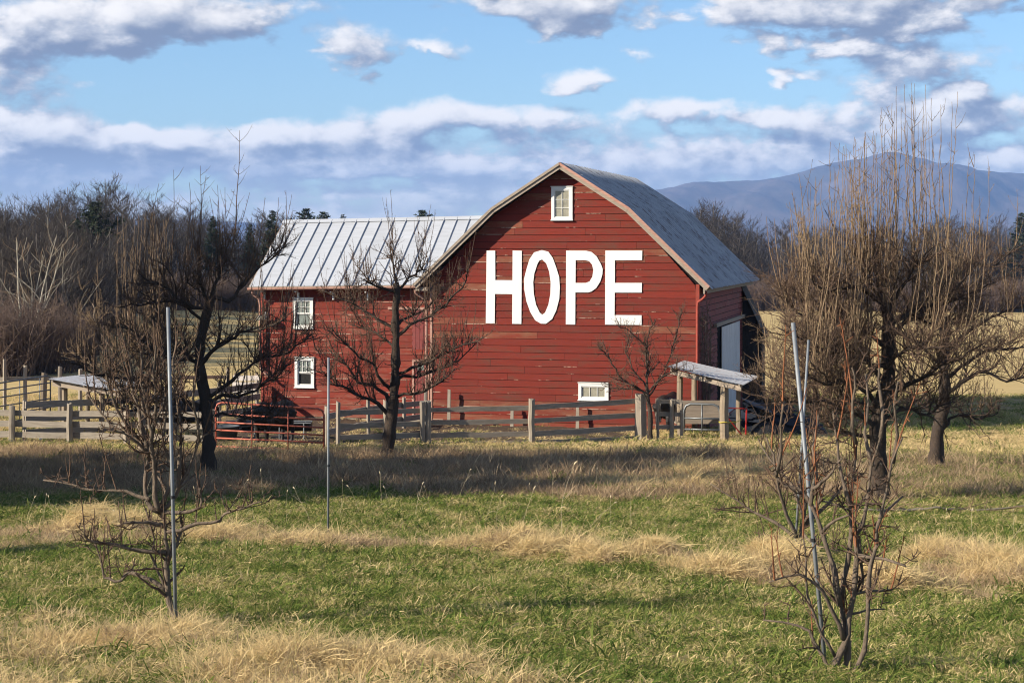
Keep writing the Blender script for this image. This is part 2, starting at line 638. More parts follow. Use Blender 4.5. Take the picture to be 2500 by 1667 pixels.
M['glass_dusty'] = glass_mat('dusty_glass', (.33, .31, .24), .35)
M['glass_green'] = glass_mat('greenish_glass', (.22, .25, .23), .15)
M['open_sash_dark'] = glass_mat('unlit_sash_opening', (.03, .03, .03), .06)  # near-black pane painted as the unlit room behind an open sash


def bark_mat(name, a, bcol, scale=14.0, lich=.0):
    m, nt, b = mat_new(name)
    tc = nt.nodes.new('ShaderNodeTexCoord').outputs['Object']
    n = ntex(nt, tc, scale, (1, 1, .5), 6, .7)
    n2 = ntex(nt, tc, 1.3, (1, 1, 1), 4, .6)
    c = mixc(nt, mapr(nt, n, .3, .7), a, bcol)
    c = mixc(nt, mapr(nt, n2, .45, .7, 0, .5), c, tuple(q * .6 for q in a))
    if lich:
        c = mixc(nt, mapr(nt, n, .6, .7, 0, lich), c, (.36, .38, .30))
    nt.links.new(c, b.inputs['Base Color'])
    bump(nt, b, n, 1.0, .03)
    b.inputs['Roughness'].default_value = .9
    return m


M['bark'] = bark_mat('apple_bark', (.070, .050, .037), (.024, .017, .013), 22, .25)
M['bark_young'] = bark_mat('young_bark', (.19, .145, .105), (.075, .055, .042), 20, .3)
M['twig'] = bark_mat('brown_twigs', (.135, .085, .056), (.060, .038, .028), 10)
M['twig_tan'] = bark_mat('tan_shoots', (.28, .195, .115), (.15, .10, .063), 10)
M['twig_orange'] = bark_mat('orange_shoots', (.26, .10, .042), (.15, .06, .032), 10)
M['bark_pale'] = bark_mat('pale_bark', (.50, .46, .36), (.26, .23, .18), 8)
M['wood_grey'] = bark_mat('grey_forest_bark', (.19, .165, .14), (.075, .065, .058), 5)
M['twig_grey'] = bark_mat('grey_forest_twigs', (.062, .050, .043), (.032, .027, .025), 3)
M['shrub'] = bark_mat('red_brown_shrub', (.19, .135, .105), (.10, .068, .054), 4)
M['needles'] = bark_mat('conifer_needles', (.040, .055, .026), (.018, .028, .014), 3)
M['vine'] = bark_mat('dry_vine', (.24, .17, .12), (.13, .09, .07), 12)


def blade_mat(name, cols, trans=.35):
    """grass blades: colour from a per-tuft value, a little light passing through"""
    m, nt, b = mat_new(name)
    at_ = nt.nodes.new('ShaderNodeAttribute')
    at_.attribute_type = 'INSTANCER'
    at_.attribute_name = 'tone'
    ramp = nt.nodes.new('ShaderNodeValToRGB')
    while len(ramp.color_ramp.elements) < len(cols):
        ramp.color_ramp.elements.new(.5)
    for el, (p, c) in zip(ramp.color_ramp.elements, cols):
        el.position = p
        el.color = (*c, 1)
    bl = nt.nodes.new('ShaderNodeAttribute')
    bl.attribute_name = 'blade'
    v = mth(nt, 'ADD', at_.outputs['Fac'], mth(nt, 'MULTIPLY', mth(nt, 'SUBTRACT', bl.outputs['Fac'], .5), .55), clamp=True)
    nt.links.new(v, ramp.inputs[0])
    df = nt.nodes.new('ShaderNodeBsdfDiffuse')
    tr = nt.nodes.new('ShaderNodeBsdfTranslucent')
    mx = nt.nodes.new('ShaderNodeMixShader')
    mx.inputs[0].default_value = trans
    nt.links.new(ramp.outputs[0], df.inputs[0])
    nt.links.new(ramp.outputs[0], tr.inputs[0])
    nt.links.new(df.outputs[0], mx.inputs[1])
    nt.links.new(tr.outputs[0], mx.inputs[2])
    nt.links.new(mx.outputs[0], nt.nodes['Material Output'].inputs['Surface'])
    return m


GRASS_COLS = [(0.0, (.075, .115, .026)), (.25, (.175, .215, .050)), (.45, (.35, .32, .11)), (.62, (.44, .355, .175)), (.82, (.60, .455, .235)),
              (1.0, (.72, .55, .29))]
M['blade'] = blade_mat('grass_blades', GRASS_COLS)
BROWN_COLS = [(0.0, (.14, .098, .062)), (.4, (.29, .205, .13)), (.7, (.48, .35, .215)), (1.0, (.64, .49, .30))]
M['blade_brown'] = blade_mat('dead_grass_blades', BROWN_COLS)


def ground_mat():
    m, nt, b = mat_new('ground_soil_and_grass')
    tc = nt.nodes.new('ShaderNodeTexCoord').outputs['Object']

    def attr(n):
        a = nt.nodes.new('ShaderNodeAttribute')
        a.attribute_name = n
        return a.outputs['Fac']
    n1 = ntex(nt, tc, .9, (1, 1, 1), 8, .7)
    n2 = ntex(nt, tc, 9, (1, 1, 1), 6, .7)
    n3 = ntex(nt, tc, .11, (.6, 1.6, 1), 7, .7)
    green = mixc(nt, mapr(nt, n1, .35, .65), (.075, .090, .028), (.20, .165, .075))
    tan = mixc(nt, mapr(nt, n2, .3, .7), (.36, .26, .13), (.20, .14, .075))
    mud = mixc(nt, mapr(nt, n2, .3, .7), (.045, .030, .020), (.105, .070, .043))
    field = mixc(nt, mapr(nt, n1, .3, .7), (.52, .375, .155), (.39, .28, .115))
    field = mixc(nt, mapr(nt, n3, .48, .66, 0, .45), field, (.34, .27, .10))
    field = mixc(nt, mapr(nt, n2, .55, .75, 0, .5), field, (.20, .16, .07))
    c = mixc(nt, attr('dry'), green, tan)
    c = mixc(nt, attr('field'), c, field)
    c = mixc(nt, attr('mud'), c, mud)
    c = mixc(nt, attr('litter'), c, mixc(nt, mapr(nt, n1, .3, .7), (.13, .095, .065), (.075, .055, .04)))
    nt.links.new(c, b.inputs['Base Color'])
    bump(nt, b, mth(nt, 'ADD', n2, n1), .8, .06)
    b.inputs['Roughness'].default_value = .95
    return m


M['ground'] = ground_mat()


# ------------------------------------------------------------------ ground
def sstep(v, a, b):
    t = np.clip((v - a) / (b - a), 0, 1)
    return t * t * (3 - 2 * t)


def wob(x, y, s, seed=0.0):
    """cheap smooth noise -1..1"""
    return (np.sin(x * s + seed) * np.cos(y * s * 1.13 + seed * 2.1) + .6 * np.sin(x * s * 2.3 + y * s * 1.7 + seed * 3.3)
            + .4 * np.sin(x * s * 4.9 - y * s * 4.1 + seed)) / 2.0


FX = [-16, -14.2, -11.9, -10.6, -8.2, -5.2, -4.9, -2.4, .6, 3.85, 4.6]
FY = [50.7, 50.4, 49.9, 49.6, 49.0, 49.1, 49.3, 50.6, 51.3, 52.9, 53.3]


def fence_y(x):
    return np.interp(x, FX, FY)


def masks(x, y):
    n1, n2 = wob(x, y, .9, 1.0), wob(x, y, 2.7, 4.0)
    n0 = wob(x, y, .33, 6.0)
    yn = y + n1 * .8 + n2 * .45 + n0 * 1.3
    cen = np.interp(x, [-8, -3, .3, 2.1, 3.8, 5.6, 8], [25.5, 24.8, 22.5, 20.5, 19, 19.5, 20])
    strip = np.exp(-((yn - cen) / 1.5) ** 2) * (.78 + .22 * n2)
    low = sstep(13.75 - y - .5 * n1 - .3 * n2, -.5, .7) * sstep(.1 - x - .6 * n2, -.6, 1.0) * (.55 + .45 * sstep(x, -2.6, -1.6))
    lowl = sstep(16.2 - y - .7 * n1, -.8, 1.2) * sstep(-1.5 - x + n2 * .5, -.3, 1.2) * (.62 + .25 * n2)
    brown = sstep(yn, 32.5, 35) * sstep(47.6 - yn, 0, 1.6)
    brown = brown * np.interp(x, [4, 7, 9], [1, .75, .45]) * (.72 + .28 * n1)
    foot = sstep(yn, 46.2, 47.6) * .85
    ms, _ = mound(x, y)
    dry = np.clip(np.maximum.reduce([strip * .9, low, lowl, foot, ms * 1.15, .26 + .20 * n2 + .12 * n0]) + .12 * n1, 0, 1)
    fy = fence_y(x)
    mud = sstep(y - fy, .3, .9) * sstep(64.5 - y, 0, 1) * sstep(x, -11, -9) * sstep(5.0 - x, 0, 1)
    side = np.where(x > 5, 80.0, 63.0)
    field = sstep(y, side - 6, side + 4)
    wl = sstep(-27 - (y - 106) * .145 - x, -1, 3) * sstep(y, 104, 110)
    litter = np.maximum(wl, sstep(y, 196, 206) * sstep(10 - x, 0, 20))
    litter = np.maximum(litter, sstep(y, 316, 326))
    return dict(dry=dry, mud=mud, field=field, litter=litter, brown=brown, straw=ms)


def build_ground():
    def axis(segs):
        out = []
        for a, b, s in segs:
            out += list(np.arange(a, b, s))
        return np.array(out)
    xs = axis([(-4900, -1000, 500), (-1000, -200, 80), (-200, -60, 10), (-60, -22, 2), (-22, 22, .3), (22, 60, 2), (60, 200, 10), (200, 1000, 80), (1000, 4901, 500)])
    ys = axis([(-90, -10, 10), (-10, 8, 1.5), (8, 64, .25), (64, 120, 1.2), (120, 340, 4), (340, 1000, 40), (1000, 9801, 400)])
    X, Y = np.meshgrid(xs, ys)
    Z = ground_z(X, Y)
    s, hgt = mound(X, Y)
    near = np.where((np.abs(X) < 24) & (Y > 8) & (Y < 66), 1.0, 0)
    Z = Z + hgt * near
    mk = masks(X, Y)
    lump = mk['mud'] * (.10 * np.abs(wob(X, Y, 5.1, 2)) + .05 * wob(X, Y, 11, 5))
    Z = Z + lump
    v = np.stack([X, Y, Z], -1).reshape(-1, 3)
    ny, nx = X.shape
    i = np.arange(ny * nx).reshape(ny, nx)
    f = np.stack([i[:-1, :-1], i[:-1, 1:], i[1:, 1:], i[1:, :-1]], -1).reshape(-1, 4)
    me = bpy.data.meshes.new('ground')
    me.from_pydata(v.tolist(), [], f.tolist())
    for k in ('dry', 'mud', 'field', 'litter'):
        a = me.attributes.new(k, 'FLOAT', 'POINT')
        a.data.foreach_set('value', mk[k].reshape(-1).astype(np.float32))
    me.polygons.foreach_set('use_smooth', np.ones(len(f), bool))
    me.materials.append(M['ground'])
    tag(obj('ground', me, None), kind='structure')


build_ground()


def full_z(x, y):
    x, y = np.atleast_1d(np.asarray(x, float)), np.atleast_1d(np.asarray(y, float))
    return ground_z(x, y) + mound(x, y)[1]


# ---- distant wooded mountain
def build_mountain():
    prof = [(-2600, 556), (-1500, 548), (-600, 556), (0, 550), (300, 541), (420, 539), (560, 545), (760, 556), (1000, 556), (1250, 540),
            (1480, 495), (1610, 464), (1701, 451), (1807, 446), (1871, 438), (1935, 428), (1998, 409), (2051, 393), (2115, 390), (2179, 394),
            (2232, 400), (2338, 414), (2500, 423), (2900, 452), (3400, 500), (4600, 545)]
    px, py = np.array(prof, float).T
    u = np.linspace(-2600, 4600, 420)
    base = 8000.0
    el = np.interp(u, px, py)
    k = np.hanning(9)
    el2 = np.convolve(np.pad(el, 4, mode='edge'), k / k.sum(), 'valid')
    H = CZ + (HY - el2) / F * base + 12
    t = np.linspace(0, 1, 60)                         # from the foot (near) over the crest to the back
    U, T = np.meshgrid(u, t)
    Yd = 6400 + T * 2600
    X = (U - CX) / F * base * (1 + (Yd - base) / base * .2)
    crest = np.sin(np.clip(T / .62, 0, 1) * math.pi / 2) ** 1.15 * np.where(T > .62, np.clip(np.cos((T - .62) / .38 * math.pi / 2), 0, 1) ** .8, 1)
    Hm = np.broadcast_to(H, U.shape)
    rid = (.5 * np.sin(X * .0042 + Yd * .0011) + .35 * np.sin(X * .0103 - Yd * .0024 + 1.0) + .2 * np.sin(X * .023 + Yd * .006)
           + .12 * np.sin(X * .06 + Yd * .013))
    env = np.sin(np.clip(T / .62, 0, 1) * math.pi) * (T < .62)
    rid2 = np.abs(np.sin(X * .0031 + Yd * .0019 + 1.1 * np.sin(Yd * .002))) + .5 * np.abs(np.sin(X * .0077 - Yd * .0035))
    Z = -12 + (Hm) * crest + (rid * .5 + rid2 - .8) * env * (Hm * .22 + 4)
    Z += (np.sin(X * .11 + Yd * .02) * 1.2 + np.sin(X * .23) * .8) * crest
    v = np.stack([X, Yd, Z], -1).reshape(-1, 3)
    ny, nx = U.shape
    i = np.arange(ny * nx).reshape(ny, nx)
    f = np.stack([i[:-1, :-1], i[:-1, 1:], i[1:, 1:], i[1:, :-1]], -1).reshape(-1, 4)
    m, nt, b = mat_new('bare_winter_woodland')
    tc = nt.nodes.new('ShaderNodeTexCoord').outputs['Object']
    n1 = ntex(nt, tc, .012, (1, .35, 1), 9, .75)
    n2 = ntex(nt, tc, .0016, (1, 1, 1), 5, .6)
    c = mixc(nt, mapr(nt, n1, .35, .65), (.115, .088, .078), (.030, .027, .030))
    c = mixc(nt, mapr(nt, n2, .52, .62, 0, .6), c, (.05, .055, .045))
    c = mixc(nt, mapr(nt, n1, .62, .68, 0, .5), c, (.17, .145, .13))
    nt.links.new(c, b.inputs['Base Color'])
    me = bpy.data.meshes.new('mountain')
    me.from_pydata(v.tolist(), [], f.tolist())
    me.polygons.foreach_set('use_smooth', np.ones(len(f), bool))
    me.materials.append(m)
    tag(obj('mountain', me, None), kind='structure')


build_mountain()

# ---- air
hz = MB().box(-6500, 6500, -95, 10000, -14, 420)
hm = bpy.data.materials.new('pale_blue_air')
hm.use_nodes = True
hm.node_tree.nodes.clear()
_v = hm.node_tree.nodes.new('ShaderNodeVolumePrincipled')
_v.inputs['Color'].default_value = (.30, .52, 1.0, 1)
_v.inputs['Density'].default_value = 0.000088
_v.inputs['Anisotropy'].default_value = 0.0
_o = hm.node_tree.nodes.new('ShaderNodeOutputMaterial')
hm.node_tree.links.new(_v.outputs[0], _o.inputs['Volume'])
tag(obj('haze', hz, hm), 'thin pale blue winter haze in the air', kind='stuff')

# ------------------------------------------------------------------ the barn
A = R(14)
BO = np.array([(1187 - CX) / F * 59.8, 59.8, 0.0])
BEX, BEY = np.array([math.cos(A), -math.sin(A), 0]), np.array([math.sin(A), math.cos(A), 0])


def bw(u, v, z):
    return BO + BEX * u + BEY * v + np.array([0, 0, z])


def fac(px, py, off=0.0):
    d = np.array([(px - CX) / F, 1.0])
    P0 = BO[:2] + BEY[:2] * off
    t = (P0 @ BEY[:2]) / (d @ BEY[:2])
    return float((d * t - BO[:2]) @ BEX[:2]), float(CZ - (py - HY) / F * t)


UL, UR, UM = -1.96, 7.25, 2.65
ZB, ZE = -.25, 4.95
ROOF = [(-2.45, 4.93), (.30, 7.52), (UM, 9.02), (5.0, 7.51), (7.66, 4.93)]
DEEP, OVER = 13.7, .42


def roof_z(u):
    return np.interp(u, [p[0] for p in ROOF], [p[1] for p in ROOF])


barn = empty('gambrel_barn', tuple(BO), -A, 'large weathered red gambrel barn with grey ribbed metal roof', 'barn')
ROW = .2335


def board_wall(parent, zb, zt, u0f, u1f, holes, matf, rngl, row=ROW, name='siding_board', y=0.0, joints=(2.2, 4.5), thick=.026):
    """rows of single boards; each row cut where windows and doors stand and where boards butt"""
    k = 0
    z = zb
    while z < zt - .02:
        h = min(row, zt - z)
        zm = z + h / 2
        a0, b0 = u0f(z + .01), u1f(z + .01)
        a1, b1 = u0f(z + h - .012), u1f(z + h - .012)
        spans = [(a0, b0, a1, b1)]
        for (hu0, hu1, hz0, hz1) in holes:
            if hz0 < zm < hz1:
                ns = []
                for s in spans:
                    if hu1 <= s[0] or hu0 >= s[1]:
                        ns.append(s)
                        continue
                    if hu0 > s[0] + .05:
                        ns.append((s[0], hu0, s[2], hu0))
                    if hu1 < s[1] - .05:
                        ns.append((hu1, s[1], hu1, s[3]))
                spans = ns
        for s in spans:
            cuts = []
            x = s[0] + rngl.uniform(.5, joints[1])
            while x < s[1] - .7:
                cuts.append(x)
                x += rngl.uniform(*joints)
            xs = [s[0]] + cuts + [s[1]]
            for i in range(len(xs) - 1):
                bl, br = xs[i] + (.004 if i else 0), xs[i + 1] - (.004 if i < len(xs) - 2 else 0)
                tl = bl if i else s[2]
                tr = br if i < len(xs) - 2 else s[3]
                if tr - tl < .03:
                    tl = tr = (tl + tr) / 2
                p = rngl.uniform(0, .006)
                hh = h - .010 - rngl.uniform(0, .006)
                w0 = rngl.uniform(-.003, .003)
                w1 = rngl.uniform(-.003, .003)
                # bottom edge stands proud, top tucked back
                v = [(bl, y - thick - p, z + w0), (br, y - thick - p, z + w1), (br, y, z + w1), (bl, y, z + w0),
                     (tl, y - .010 - p * .4, z + hh + w0), (tr, y - .010 - p * .4, z + hh + w1), (tr, y, z + hh + w1), (tl, y, z + hh + w0)]
                v = np.array(v) - np.array([bl, y, z])
                mb = MB().hexa(v)
                obj(name, mb, matf(zm, (bl + br) / 2), parent, (bl, y, z))
                k += 1
        z += row
    return k


def window(parent, u0, u1, z0, z1, cols, rows, glass, y=-.03, sash=None, trim=.10, head=.03):
    """framed window standing in an opening of the wall"""
    w = empty('window', (u0, y, z0))
    w.parent = parent
    W, H = u1 - u0, z1 - z0
    f = MB()
    f.box(0, trim, -.035, .05, 0, H)
    f.box(W - trim, W, -.035, .05, 0, H)
    f.box(trim, W - trim, -.035, .05, H - trim, H)
    f.box(trim, W - trim, -.035, .05, .0, trim * .75)
    f.box(-.02, W + .02, -.06, .05, H + .002, H + head)
    f.box(-.02, W + .02, -.075, .05, -.028, -.002)
    obj('window_frame', f, M['white'], w)
    a0, a1, b0, b1 = trim, W - trim, trim * .75, H - trim
    if sash is None:
        regs = [(b0, b1, cols, rows, glass, .0)]
    else:
        mid = b0 + (b1 - b0) * sash[0]
        regs = [(mid, b1, cols, rows, glass, .012), (b0, mid, 1, 1, sash[1], .03)]
    for (c0, c1, nc, nr, gl, yo) in regs:
        s = MB()
        st = .032
        s.box(a0, a0 + st, yo - .012, yo + .02, c0, c1)
        s.box(a1 - st, a1, yo - .012, yo + .02, c0, c1)
        s.box(a0 + st, a1 - st, yo - .012, yo + .02, c0, c0 + st)
        s.box(a0 + st, a1 - st, yo - .012, yo + .02, c1 - st, c1)
        obj('sash', s, M['white'], w)
        g0, g1, h0, h1 = a0 + st, a1 - st, c0 + st, c1 - st
        mw = .016
        for i in range(1, nc):
            x = g0 + (g1 - g0) * i / nc
            obj('muntin', MB().box(x - mw / 2, x + mw / 2, yo - .008, yo + .012, h0, h1), M['white'], w)
        for j in range(1, nr):
            zz = h0 + (h1 - h0) * j / nr
            obj('muntin', MB().box(g0, g1, yo - .006, yo + .010, zz - mw / 2, zz + mw / 2), M['white'], w)
        for i in range(nc):
            for j in range(nr):
                xa, xb = g0 + (g1 - g0) * i / nc, g0 + (g1 - g0) * (i + 1) / nc
                za, zb = h0 + (h1 - h0) * j / nr, h0 + (h1 - h0) * (j + 1) / nr
                e = .001
                obj('pane', MB().box(xa + e, xb - e, yo + .014, yo + .018, za + e, zb - e), gl, w)
    return w


def rect(px0, py0, px1, py1):
    u0, z1 = fac(px0, py0)
    u1, z0 = fac(px1, py1)
    return u0, u1, z0, z1


def build_barn():
    r = np.random.default_rng(3)
    gw = rect(1346.8, 457.1, 1398.6, 536.7)
    lw = rect(1412.7, 934.5, 1486.2, 976.7)
    holes = [(gw[0] + .03, gw[1] - .03, gw[2] + .02, gw[3] - .02), (lw[0] + .03, lw[1] - .03, lw[2] + .02, lw[3] - .02)]

    # front wall: solid backing, near-black in place of the unlit interior
    fw = MB()
    outline = [(UL, ZB), (UR, ZB), (UR, 4.98), (5.0, 7.30), (UM, 8.80), (.30, 7.30), (UL, 5.0)]
    fw.prism(outline, .06, .20)
    front = obj('front_wall', fw, M['dark_inside'], barn)

    def left(z):
        if z < 5.15:
            return UL + .06
        return float(np.interp(z, [5.15, 7.32, 8.85], [UL + .06, .30, UM]))

    def right(z):
        if z < 4.95:
            return UR - .10
        return float(np.interp(z, [4.95, 7.32, 8.85], [UR - .10, 5.0, UM]))

    def mf(z, u):
        if z < 1.0 and r.random() < .75:
            return M['red_low']
        if r.random() < .10:
            return M['red_low']
        return M['red']
    board_wall(front, ZB + .12, 8.8, left, right, holes, mf, r)
    obj('sill_board', MB().box(UL, UR, -.03, .05, ZB - .1, ZB + .115), M['trim_wood'], front)
    window(barn, *gw, 2, 3, M['glass_dusty'])
    window(barn, *lw, 3, 1, M['glass_dusty'])
    for a, b_ in ((UR - .10, UR + .02), (UL - .02, UL + .06)):
        obj('corner_board', MB().box(a, b_, -.045, .055, ZB, 5.0), M['red_trim'] if a > 0 else M['trim_pink'], barn)

    # side walls
    for side_, uu in (('right', UR), ('left', UL)):
        sw = MB().box(uu - .12 if uu > 0 else uu, uu if uu > 0 else uu + .12, .22, DEEP, ZB, 4.85)
        wall = obj('side_wall', sw, M['dark_inside'], barn)
        if uu < 0:
            continue
        wall.location = (0, 0, 0)
        # wall shingles/boards on the outer side (local x = out)
        z = ZB + .1
        dv0, dv1, dz0, dz1 = 4.55, 8.9, .2, 3.45
        while z < 4.83:
            h = .21
            v = .06
            while v < DEEP - .05:
                L = r.uniform(1.0, 2.3)
                v1 = min(v + L, DEEP)
                vv0 = v
                if dz0 < z + h / 2 < dz1:
                    if vv0 < dv0 < v1:
                        v1 = dv0
                    elif dv0 <= vv0 < dv1:
                        v = dv1
                        continue
                p = r.uniform(0, .008)
                hh = [(uu, vv0 + .004, z), (uu + .028 + p, vv0 + .004, z), (uu + .028 + p, v1 - .004, z), (uu, v1 - .004, z),
                      (uu, vv0 + .004, z + h - .030), (uu + .006, vv0 + .004, z + h - .030), (uu + .006, v1 - .004, z + h - .030), (uu, v1 - .004, z + h - .030)]
                hh = np.array(hh) - np.array([uu, vv0, z])
                obj('siding_board', MB().hexa(hh), M['red_side'], wall, (uu, vv0, z))
                v = v1
            z += h
        # sliding door on a rail
        door = empty('sliding_door', (uu + .05, 5.45, .0))
        door.parent = barn
        dm = MB()
        n = 38
        vs = np.linspace(0, 5.4, n * 2 + 1)
        vv, ff = [], []
        for i, q in enumerate(vs):
            xx = .02 if i % 4 < 2 else .045
            vv += [(xx, q, .1), (xx, q, 3.35)]
        for i in range(len(vs) - 1):
            ff.append((2 * i, 2 * i + 2, 2 * i + 3, 2 * i + 1))
        dm.add(vv, ff)
        obj('door_sheet', dm, M['door_metal'], door)
        obj('door_frame', MB().box(.0, .018, 0, 5.4, .1, 3.35), M['trim_wood'], door)
        obj('door_rail', MB().box(.0, .10, -2.0, 7.2, 3.43, 3.56), M['trim_wood'], door)
        obj('doorway_dark_slab', MB().box(-.16, -.05, -.95, 3.4, .15, 3.4), M['dark_inside'], door)  # solid near-black slab stands for the unlit doorway
    obj('back_wall', MB().prism(outline, DEEP, DEEP + .15), M['red_side'], barn)

    # roof: framing deck, single ribbed sheets on each of the four slopes, ridge cap, rake boards
    roof = empty('roof', (0, 0, 0))
    roof.parent = barn
    v0, v1 = -OVER, DEEP + .35
    t = .07
    for i in range(4):
        (ua, za), (ub, zb) = ROOF[i], ROOF[i + 1]
        dx, dz = ub - ua, zb - za
        Ln = math.hypot(dx, dz)
        nx, nz = -dz / Ln, dx / Ln
        pr = [(ua, za - .012), (ua + nx * -t, za - .012 + nz * -t), (ub + nx * -t, zb - .012 + nz * -t), (ub, zb - .012)]
        obj('roof_deck', MB().prism(pr[::-1], v0 + .03, v1 - .03), M['trim_wood'], roof)
        # sheets: ribs run down the slope
        ns = 29
        for k in range(ns):
            a_, b_ = v0 + (v1 - v0) * k / ns, v0 + (v1 - v0) * (k + 1) / ns
            ribs = 1
            prof = []
            for q in range(ribs):
                c = a_ + (b_ - a_) * (q + .0) / ribs
                w = (b_ - a_) / ribs
                prof += [(c, 0.0), (c + w * .40, .0), (c + w * .43, .012), (c + w * .47, .012), (c + w * .50, .0), (c + w * .84, 0.0), (c + w * .87, .055), (c + w * .96, .055)]
            prof.append((b_ + .012, 0.0))
            lift = r.uniform(.0, .006)
            ext = .10 if i in (0, 3) else .02
            ed = r.uniform(-.012, .012)
            lo, hi = ((ua, za), (ub, zb)) if za < zb else ((ub, zb), (ua, za))
            tx, tz = (lo[0] - hi[0]) / Ln, (lo[1] - hi[1]) / Ln
            vv, ff = [], []
            for (q, hq) in prof:
                for (px_, pz_), e in ((hi, .0), (lo, ext + ed)):
                    vv.append((px_ + tx * e + nx * (hq + lift), q, pz_ + tz * e + nz * (hq + lift)))
            for j in range(len(prof) - 1):
                ff.append((2 * j, 2 * j + 1, 2 * j + 3, 2 * j + 2))
            vv = np.array(vv)
            org = np.array([hi[0], a_, hi[1]])
            obj('roof_sheet', MB().add(vv - org, ff), M['roof_main'], roof, tuple(org))
    cap = MB()
    cap.add([(UM - .2, v0 - .02, 8.93), (UM, v0 - .02, 9.06), (UM + .2, v0 - .02, 8.93), (UM - .2, v1, 8.93), (UM, v1, 9.06), (UM + .2, v1, 8.93)],
            [(0, 1, 4, 3), (1, 2, 5, 4)])
    obj('ridge_cap', cap, M['roof_main'], roof)
    for i in range(4):
        (ua, za), (ub, zb) = ROOF[i], ROOF[i + 1]
        dx, dz = ub - ua, zb - za
        Ln = math.hypot(dx, dz)
        nx, nz = -dz / Ln, dx / Ln
        for (o1, o2, yy, nm, mt, e) in ((-.02, .155, -.045, 'rake_board', 'trim_wood', .0), (-.085, .03, -.085, 'rake_moulding', 'trim_pink' if i in (2, 3) else 'trim_wood', .0)):
            o1s, o2s = (.0, .165) if nm == 'rake_board' else (-.03, .055)
            q = [(ua - nx * o1s, za - nz * o1s), (ua - nx * o2s, za - nz * o2s), (ub - nx * o2s, zb - nz * o2s), (ub - nx * o1s, zb - nz * o1s)]
            # plumb the ends where boards meet
            obj(nm, MB().prism(q[::-1], v0 + yy, v0 + yy + .038), M[mt], roof)
    obj('soffit', MB().prism([(-2.40, 4.74), (UL + .02, 4.74), (UL + .02, 4.86), (-2.40, 4.86)][::-1], v0 + .05, v1 - .1), M['trim_wood'], roof)
    obj('fascia', MB().box(7.45, 7.50, v0 + .02, v1, 4.70, 4.90), M['trim_wood'], roof)

    # gutter pipe down the right corner
    g = MB()
    g.tube([(7.52, -.25, 4.78), (7.50, -.25, 4.62), (7.40, -.20, 4.52), (7.12 + .12, -.12, 4.42), (7.22, -.10, 4.25), (7.21, -.10, 2.0), (7.22, -.10, .1)], .045, 8)
    obj('downspout', g, M['red_trim'], barn, smooth=True)

    # lean-to behind, on the shaded side; its shade is put into the board colour
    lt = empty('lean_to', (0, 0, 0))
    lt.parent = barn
    obj('lean_to_wall', MB().prism([(7.29, ZB), (8.05, ZB), (8.05, 2.95), (7.29, 4.6)], 12.2, 12.32), M['shade_boards'], lt)
    obj('lean_to_side', MB().box(7.92, 8.03, 12.33, 13.6, ZB, 2.90), M['shade_boards'], lt)
    obj('lean_to_roof', MB().prism([(7.2, 4.74), (7.2, 4.80), (8.2, 2.66), (8.2, 2.60)], 12.0, 13.68), M['shade_boards'], lt)


build_barn()


# ---- HOPE
def build_sign():
    sign = empty('letter_sign', tuple(bw(0, -.036, 3.64)), -A, 'big white plywood letters spelling HOPE on the red gable wall', 'sign')

    def c5(x, y):
        u, z = fac(1000 + x * .4018, 380 + y * .4018)
        return (u, z - 3.64)

    def letter(lbl, outer, inner=None):
        bm = bmesh.new()
        es = []
        for poly in [outer] + ([inner] if inner else []):
            vs = [bm.verts.new((p[0], 0, p[1])) for p in (c5(*q) for q in poly)]
            for i in range(len(vs)):
                es.append(bm.edges.new((vs[i], vs[(i + 1) % len(vs)])))
        bmesh.ops.triangle_fill(bm, use_beauty=True, edges=es)
        ret = bmesh.ops.extrude_face_region(bm, geom=bm.faces[:])
        bmesh.ops.translate(bm, verts=[e for e in ret['geom'] if isinstance(e, bmesh.types.BMVert)], vec=(0, -.014, 0))
        bmesh.ops.recalc_face_normals(bm, faces=bm.faces[:])
        me = bpy.data.meshes.new('letter')
        bm.to_mesh(me)
        bm.free()
        o = obj('letter', me, M['letter_white'], sign)
        o['label'] = lbl
    letter('white plywood letter H', [(470, 577), (522, 577), (523, 756), (627, 757), (628, 577), (684, 578), (681, 1022), (625, 1021), (626, 841), (521, 840), (519, 1019), (465, 1018)])
    letter('white plywood letter O', [(805, 574), (845, 584), (872, 622), (893, 680), (910, 735), (915, 800), (911, 870), (893, 940), (868, 992), (830, 1021), (800, 1020),
                                      (765, 1000), (735, 950), (712, 885), (699, 815), (697, 750), (712, 690), (730, 630), (758, 588)],
           [(807, 631), (832, 655), (850, 705), (859, 770), (857, 840), (845, 905), (825, 953), (808, 966), (792, 952), (770, 905), (757, 840), (753, 770), (760, 715), (778, 660), (790, 638)])
    letter('white plywood letter P', [(953, 577), (1075, 578), (1108, 586), (1138, 612), (1165, 660), (1175, 690), (1173, 722), (1160, 765), (1135, 805), (1105, 826), (1085, 831), (1009, 831), (1008, 1026), (951, 1025)],
           [(1011, 635), (1068, 635), (1092, 641), (1110, 662), (1118, 695), (1112, 735), (1095, 764), (1072, 773), (1010, 773)])
    letter('white plywood letter E', [(1191, 577), (1415, 577), (1414, 635), (1249, 636), (1249, 773), (1413, 773), (1412, 832), (1248, 832), (1247, 968), (1411, 969), (1411, 1028), (1189, 1026)])


build_sign()


